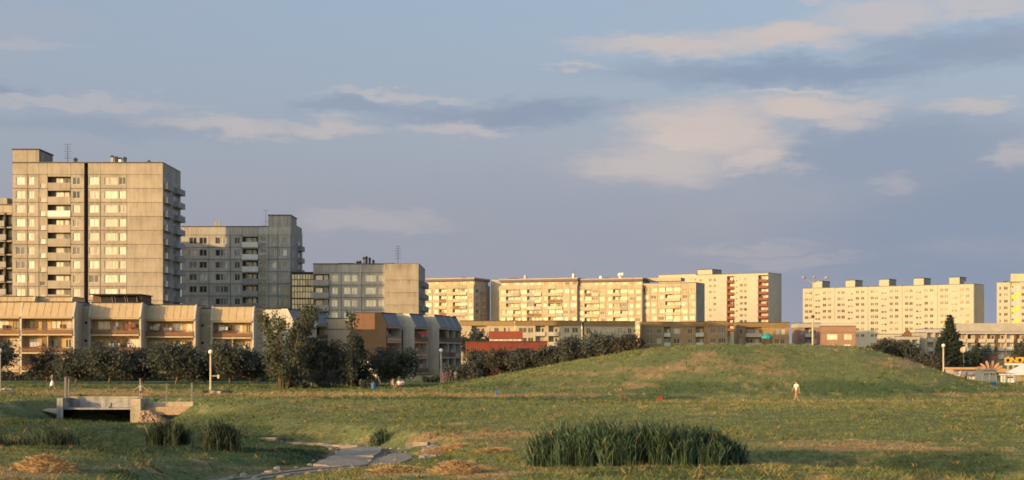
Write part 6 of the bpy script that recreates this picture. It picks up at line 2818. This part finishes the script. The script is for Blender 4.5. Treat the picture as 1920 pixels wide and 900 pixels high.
# ------------------------------------------------------------------ wire mesh fence and slide behind the mound crest
def crest_fence():
    D = 214.0
    root = empty('mesh_fence', (0, D, 0), 0, 'dark post and rail fence behind the mound crest beside the tall street lamp', 'fence')
    pxs = [1325, 1360, 1388, 1420, 1446, 1474, 1500, 1545, 1572, 1600, 1625, 1655, 1690]
    tops = []
    for p in pxs:
        x = wx(p, D)
        g = gz(x, D)
        zt = min(wz(632, D), g + 2.6) if p < 1610 else g + 1.9
        b = MB()
        b.box(x - .05, x + .05, -.05, .05, g - .3, zt)
        b.build('post', M['dark_green'], root)
        tops.append((x, zt, g))
    m = MB()
    for (xa, za, ga), (xb, zb, gb) in zip(tops[:-1], tops[1:]):
        m.tube([(xa, 0, za - .05), (xb, 0, zb - .05)], .03, 5)
        m.tube([(xa, 0, (za + ga) / 2), (xb, 0, (zb + gb) / 2)], .02, 4)
    m.build('rail', M['dark_green'], root)
    # slide frame with a teal roof
    D2 = 222.0
    X = wx(1432, D2)
    g = gz(X, D2)
    r2 = empty('play_slide', (X, D2, 0), 0, 'playground slide with a teal canopy behind the mound crest', 'slide')
    b = MB()
    zt = wz(632, D2)
    for dx in (-.5, .5):
        for dy in (-.5, .5):
            b.box(.6 + dx - .05, .6 + dx + .05, dy - .05, dy + .05, g - .3, zt)
    b.build('tower_frame', M['dark_metal'], r2)
    c = MB()
    c.lathe([(.85, zt - .2), (.8, zt + .1), (.45, zt + .45), (.1, zt + .6)], .5, 0, 10)
    c.build('canopy', M['teal'], r2)
    s = MB()
    s.prism([(-.4, 0), (-.4, .08), (.4, .08), (.4, 0)], 0, 1)
    s2 = MB()
    za = wz(641, D2)
    s2.quad((.2, -.4, za), (.2, .4, za), (-3.2, .4, g + .4), (-3.2, -.4, g + .4))
    s2.quad((.2, -.4, za), (-3.2, -.4, g + .4), (-3.2, -.42, g + .75), (.2, -.42, za + .35))
    s2.quad((.2, .4, za), (.2, .42, za + .35), (-3.2, .42, g + .75), (-3.2, .4, g + .4))
    s2.build('chute', M['dark_metal'], r2)


M['dark_green'] = material('dark_green', (.03, .045, .04), .7, .1, 3)
crest_fence()


# ------------------------------------------------------------------ market and its signs on the right
def market():
    D = 214.0
    g = gz(wx(1840, D), D)
    u = pxspan(1783, D)
    X0 = wx(1783, D)
    # cream stall with a flat roof, warm light on its edge painted orange
    r = empty('market_stall', (X0, D, g), 0, 'long cream market stall with an orange-lit roof edge and grey awning', 'market stall')
    t = wz(689, D) - g
    W = u(1843)
    b = MB()
    b.box(u(1788), W, .6, 4, -.3, t - .3)
    b.build('wall', M['cream'], r)
    e = MB()
    e.box(u(1786), W + .2, -.2, 4.2, t - .3, t)
    e.build('roof_edge', M['orange_tone'], r)
    a = MB()
    a.prism([(.62, t - .35), (.62, t - .45), (-1.1, t - 1.0), (-1.1, t - .9)], u(1789), W - .1)
    a.build('awning', M['awning'], r)
    for k in range(5):
        p = MB()
        x = u(1790) + (W - u(1790)) * k / 4
        p.box(x - .04, x + .04, -1.05, -.97, -.3, t - .95)
        p.build('awning_post', M['grey_metal'], r)
    c = MB()
    c.box(u(1800), u(1838), .2, .58, -.2, 1.0)
    c.build('counter', M['white_paint'], r)
    # grey kiosk
    D2 = 205.0
    g2 = gz(wx(1858, D2), D2)
    u2 = pxspan(1842, D2)
    k = empty('kiosk', (wx(1842, D2), D2, g2), 0, 'grey metal kiosk with a flat roof beside the cream market stall', 'kiosk')
    t2 = wz(694, D2) - g2
    b = MB()
    b.box(0, u2(1868), 0, 3, -.3, t2)
    b.build('wall', M['kiosk'], k)
    b = MB()
    b.box(-.15, u2(1868) + .15, -.3, 3.1, t2, t2 + .14)
    b.build('roof', M['kiosk'], k)
    for a_, c_ in ((1844, 1853), (1856, 1866)):
        Face(k, 0, 0).window(u2(a_), .75, u2(c_) - u2(a_), t2 - 1.1, 1, -.06, 'grey_win', 'pane_dark')
    # orange crown of petals on a beam
    D3 = 216.0
    u3 = pxspan(1832, D3)
    zb = wz(691, D3)
    s = empty('petal_sign', (wx(1832, D3), D3, 0), 0, 'orange and red flower shaped sign with spread petals above the kiosk', 'sign')
    b = MB()
    b.box(0, u3(1885), -.1, .15, zb - .55, zb)
    b.build('beam', M['orange_tone'], s)
    for kk in range(3):
        b = MB()
        x = u3(1840 + 20 * kk)
        b.box(x - .08, x + .08, -.05, .05, g - .3, zb - .5)
        b.build('post', M['grey_metal'], s)
    cx = u3(1856)
    for j, ang in enumerate((-78, -50, -18, 12, 42, 70)):
        a = R(ang)
        ln = 1.2 - .1 * abs(j - 2.5)
        wd = .2
        bx = cx + (j - 2.5) * .36
        dx, dz = math.sin(a), math.cos(a)
        nx, nz = dz, -dx
        pts = [(bx - nx * .10, zb - nz * .10), (bx + nx * .10, zb + nz * .10), (bx + dx * ln * .6 + nx * wd, zb + dz * ln * .6 + nz * wd), (bx + dx * ln + nx * .12, zb + dz * ln + nz * .12),
               (bx + dx * ln - nx * .12, zb + dz * ln - nz * .12), (bx + dx * ln * .6 - nx * wd, zb + dz * ln * .6 - nz * wd)]
        m = MB()
        y0, y1 = -.12 - j * .012, .04 - j * .012
        m.poly([(x, y0, z) for x, z in pts])
        m.poly([(x, y1, z) for x, z in reversed(pts)])
        for i in range(6):
            p, q = pts[i], pts[(i + 1) % 6]
            m.quad((p[0], y0, p[1]), (p[0], y1, p[1]), (q[0], y1, q[1]), (q[0], y0, q[1]))
        m.build('petal', M['petal'] if j not in (0,) else M['petal_red'], s)
    # lettered sign on a white board
    D4 = 212.0
    u4 = pxspan(1882, D4)
    q = empty('letter_sign', (wx(1882, D4), D4, 0), 0, 'white stand with big yellow and red letters at the right picture edge', 'sign')
    zt = wz(681, D4)
    b = MB()
    b.box(u4(1884), u4(1950), -.1, .12, zt - .28, zt)
    b.build('beam', M['white_paint'], q)
    for p_ in (1890, 1900, 1911, 1924, 1940):
        b = MB()
        b.box(u4(p_) - .12, u4(p_) + .12, -.08, .08, g - .3, zt - .28)
        b.build('post', M['cream'], q)
    b = MB()
    b.box(u4(1884), u4(1950), .0, .1, zt - 1.35, zt - .85)
    b.build('cross_board', M['orange_tone'], q)
    for ch, p_ in (('O', 1883), ('N', 1895), ('O', 1905.5), ('Y', 1916), ('A', 1926)):
        cu = bpy.data.curves.new('letter', 'FONT')
        cu.body = ch
        cu.size = 1.18
        cu.extrude = .08
        cu.offset = .035
        cu.materials.append(M['letter'])
        to = bpy.data.objects.new('letter', cu)
        COL.objects.link(to)
        dg = bpy.context.evaluated_depsgraph_get()
        me = bpy.data.meshes.new_from_object(to.evaluated_get(dg))
        bpy.data.objects.remove(to)
        me.materials.clear()
        me.materials.append(M['letter'])
        me.transform(Matrix.Rotation(R(90), 4, 'X'))
        link('letter', me, q, (u4(p_), -.05, zt + .02))
    b = MB()
    b.box(u4(1917), u4(1928), -.2, -.12, zt - .22, zt - .02)
    b.build('plate', M['scarlet'], q)
    # white gate frame below
    D5 = 196.0
    u5 = pxspan(1884, D5)
    g5 = gz(wx(1895, D5), D5)
    w = empty('ticket_booth', (wx(1884, D5), D5, g5), 0, 'white ticket booth with a dark slot under the lettered sign', 'booth')
    t5 = wz(703, D5) - g5
    b = MB()
    b.box(.1, u5(1903), .1, 2, -.2, t5)
    b.build('wall', M['white_paint'], w)
    b = MB()
    b.box(-.1, u5(1903) + .2, -.2, 2.1, t5, t5 + .12)
    b.build('roof', M['white_paint'], w)
    b = MB()
    b.box(.35, u5(1900), .04, .1, t5 - .42, t5 - .2)
    b.build('slot', M['bitumen'], w)
    for x in (.0, u5(1901)):
        b = MB()
        b.box(x, x + .16, -.12, .04, -.2, t5)
        b.build('post', M['cream'], w)
    # white tent at the edge
    D6 = 204.0
    u6 = pxspan(1904, D6)
    g6 = gz(wx(1920, D6), D6)
    n = empty('market_tent', (wx(1904, D6), D6, g6), 0, 'white peaked market tent cut by the right picture edge', 'tent')
    te = wz(700, D6) - g6
    tt = wz(688, D6) - g6
    W6 = 5.2
    b = MB()
    ap = (W6 / 2, 2.0, tt + .8)
    cs = [(-.2, -.2, te), (W6, -.2, te), (W6, 4, te), (-.2, 4, te)]
    for i in range(4):
        b.tri(cs[i], cs[(i + 1) % 4], ap)
    b.build('canopy', M['white_paint'], n)
    b = MB()
    b.box(-.2, W6, -.2, -.17, te - .3, te)
    b.build('valance', M['white_paint'], n)
    for x, y in ((0, -.15), (W6 - .2, -.15), (0, 3.9), (W6 - .2, 3.9)):
        b = MB()
        b.box(x - .05, x + .05, y - .05, y + .05, -.2, te)
        b.build('tent_pole', M['grey_metal'], n)
    b = MB()
    b.box(.2, W6, 3.4, 3.5, -.2, te - .2)
    b.build('back_sheet', M['plaster_tan'], n)
    # barrier fence before the stalls
    D7 = 190.0
    f = empty('barrier_fence', (0, D7, 0), 0, 'low white barrier fence in front of the market stalls', 'fence')
    prev = None
    for p_ in range(1816, 1936, 13):
        x = wx(p_, D7)
        gg = gz(x, D7)
        b = MB()
        b.box(x - .05, x + .05, -.05, .05, gg - .2, gg + 1.15)
        b.build('post', M['grey_metal'], f)
        if prev:
            b = MB()
            b.tube([(prev[0], 0, prev[1] + 1.1), (x, 0, gg + 1.1)], .03, 5)
            b.tube([(prev[0], 0, prev[1] + .55), (x, 0, gg + .55)], .02, 5)
            b.build('rail', M['grey_metal'], f)
        prev = (x, gg)
    # bright balloon over the bush
    D8 = 232.0
    x = wx(1806, D8)
    z = wz(656, D8)
    bl = empty('balloon', (x, D8, z), .4, 'orange white and blue striped balloon above the market stall', 'balloon')
    n_ = 12
    for k_, mt in enumerate(('petal', 'white_paint', 'sky_blue')):
        m = MB()
        for i in range(8):
            t0, t1 = -math.pi / 2 + math.pi * i / 8, -math.pi / 2 + math.pi * (i + 1) / 8
            for j in range(4):
                a0 = 2 * math.pi * (k_ * 4 + j) / n_ + 1.9
                a1 = a0 + 2 * math.pi / n_
                P_ = lambda t, a: (.48 * math.cos(t) * math.cos(a), .48 * math.cos(t) * math.sin(a), .5 * math.sin(t))
                m.quad(P_(t0, a0), P_(t0, a1), P_(t1, a1), P_(t1, a0))
        m.build('gore', M[mt], bl, smooth=True)
    m = MB()
    m.tube([(0, 0, -.5), (.15, 0, -2.0), (0, 0, -3.4)], .012, 4)
    m.build('string', M['white_paint'], bl)


M['orange_tone'] = material('orange_tone', (.52, .30, .13), .7, .1, 2)
M['petal'] = material('petal', (.46, .29, .18), .7, .1, 2)
M['petal_red'] = material('petal_red', (.48, .10, .06), .7, .1, 2)
M['awning'] = material('awning', (.34, .33, .35), .8, .1, 2)
M['kiosk'] = material('kiosk', (.16, .19, .22), .6, .1, 2)
M['grey_win'] = M['grey_metal']
M['sky_blue'] = material('sky_blue', (.28, .45, .58), .6, .05, 2)


def letter_material():
    m = bpy.data.materials.new('letter')
    m.use_nodes = True
    N, L = m.node_tree.nodes, m.node_tree.links
    tc = N.new('ShaderNodeTexCoord')
    sp = N.new('ShaderNodeSeparateXYZ')
    L.new(tc.outputs['Generated'], sp.inputs[0])
    cr = N.new('ShaderNodeValToRGB')
    e = cr.color_ramp.elements
    e[0].position, e[0].color = .45, (.55, .03, .03, 1)
    e[1].position, e[1].color = .62, (.75, .42, .02, 1)
    L.new(sp.outputs[2], cr.inputs[0])
    L.new(cr.outputs[0], N['Principled BSDF'].inputs['Base Color'])
    return m


M['letter'] = letter_material()
market()

# a dark wooden hut behind the petals
hut = empty('hut', (wx(1851, 240), 240, gz(wx(1851, 240), 240)), 0, 'dark brown wooden hut between the round tree and the market sign', 'hut')
_b = MB()
_t = wz(664, 240) - hut.location.z
_b.box(0, 1.75, 0, 2.5, -.3, _t)
_b.build('wall', M['door_dark'], hut)
_b = MB()
_b.prism([(-.3, _t), (-.3, _t + .12), (2.8, _t + .3), (2.8, _t + .18)], -.25, 2.0)
_b.build('roof', M['bitumen'], hut)
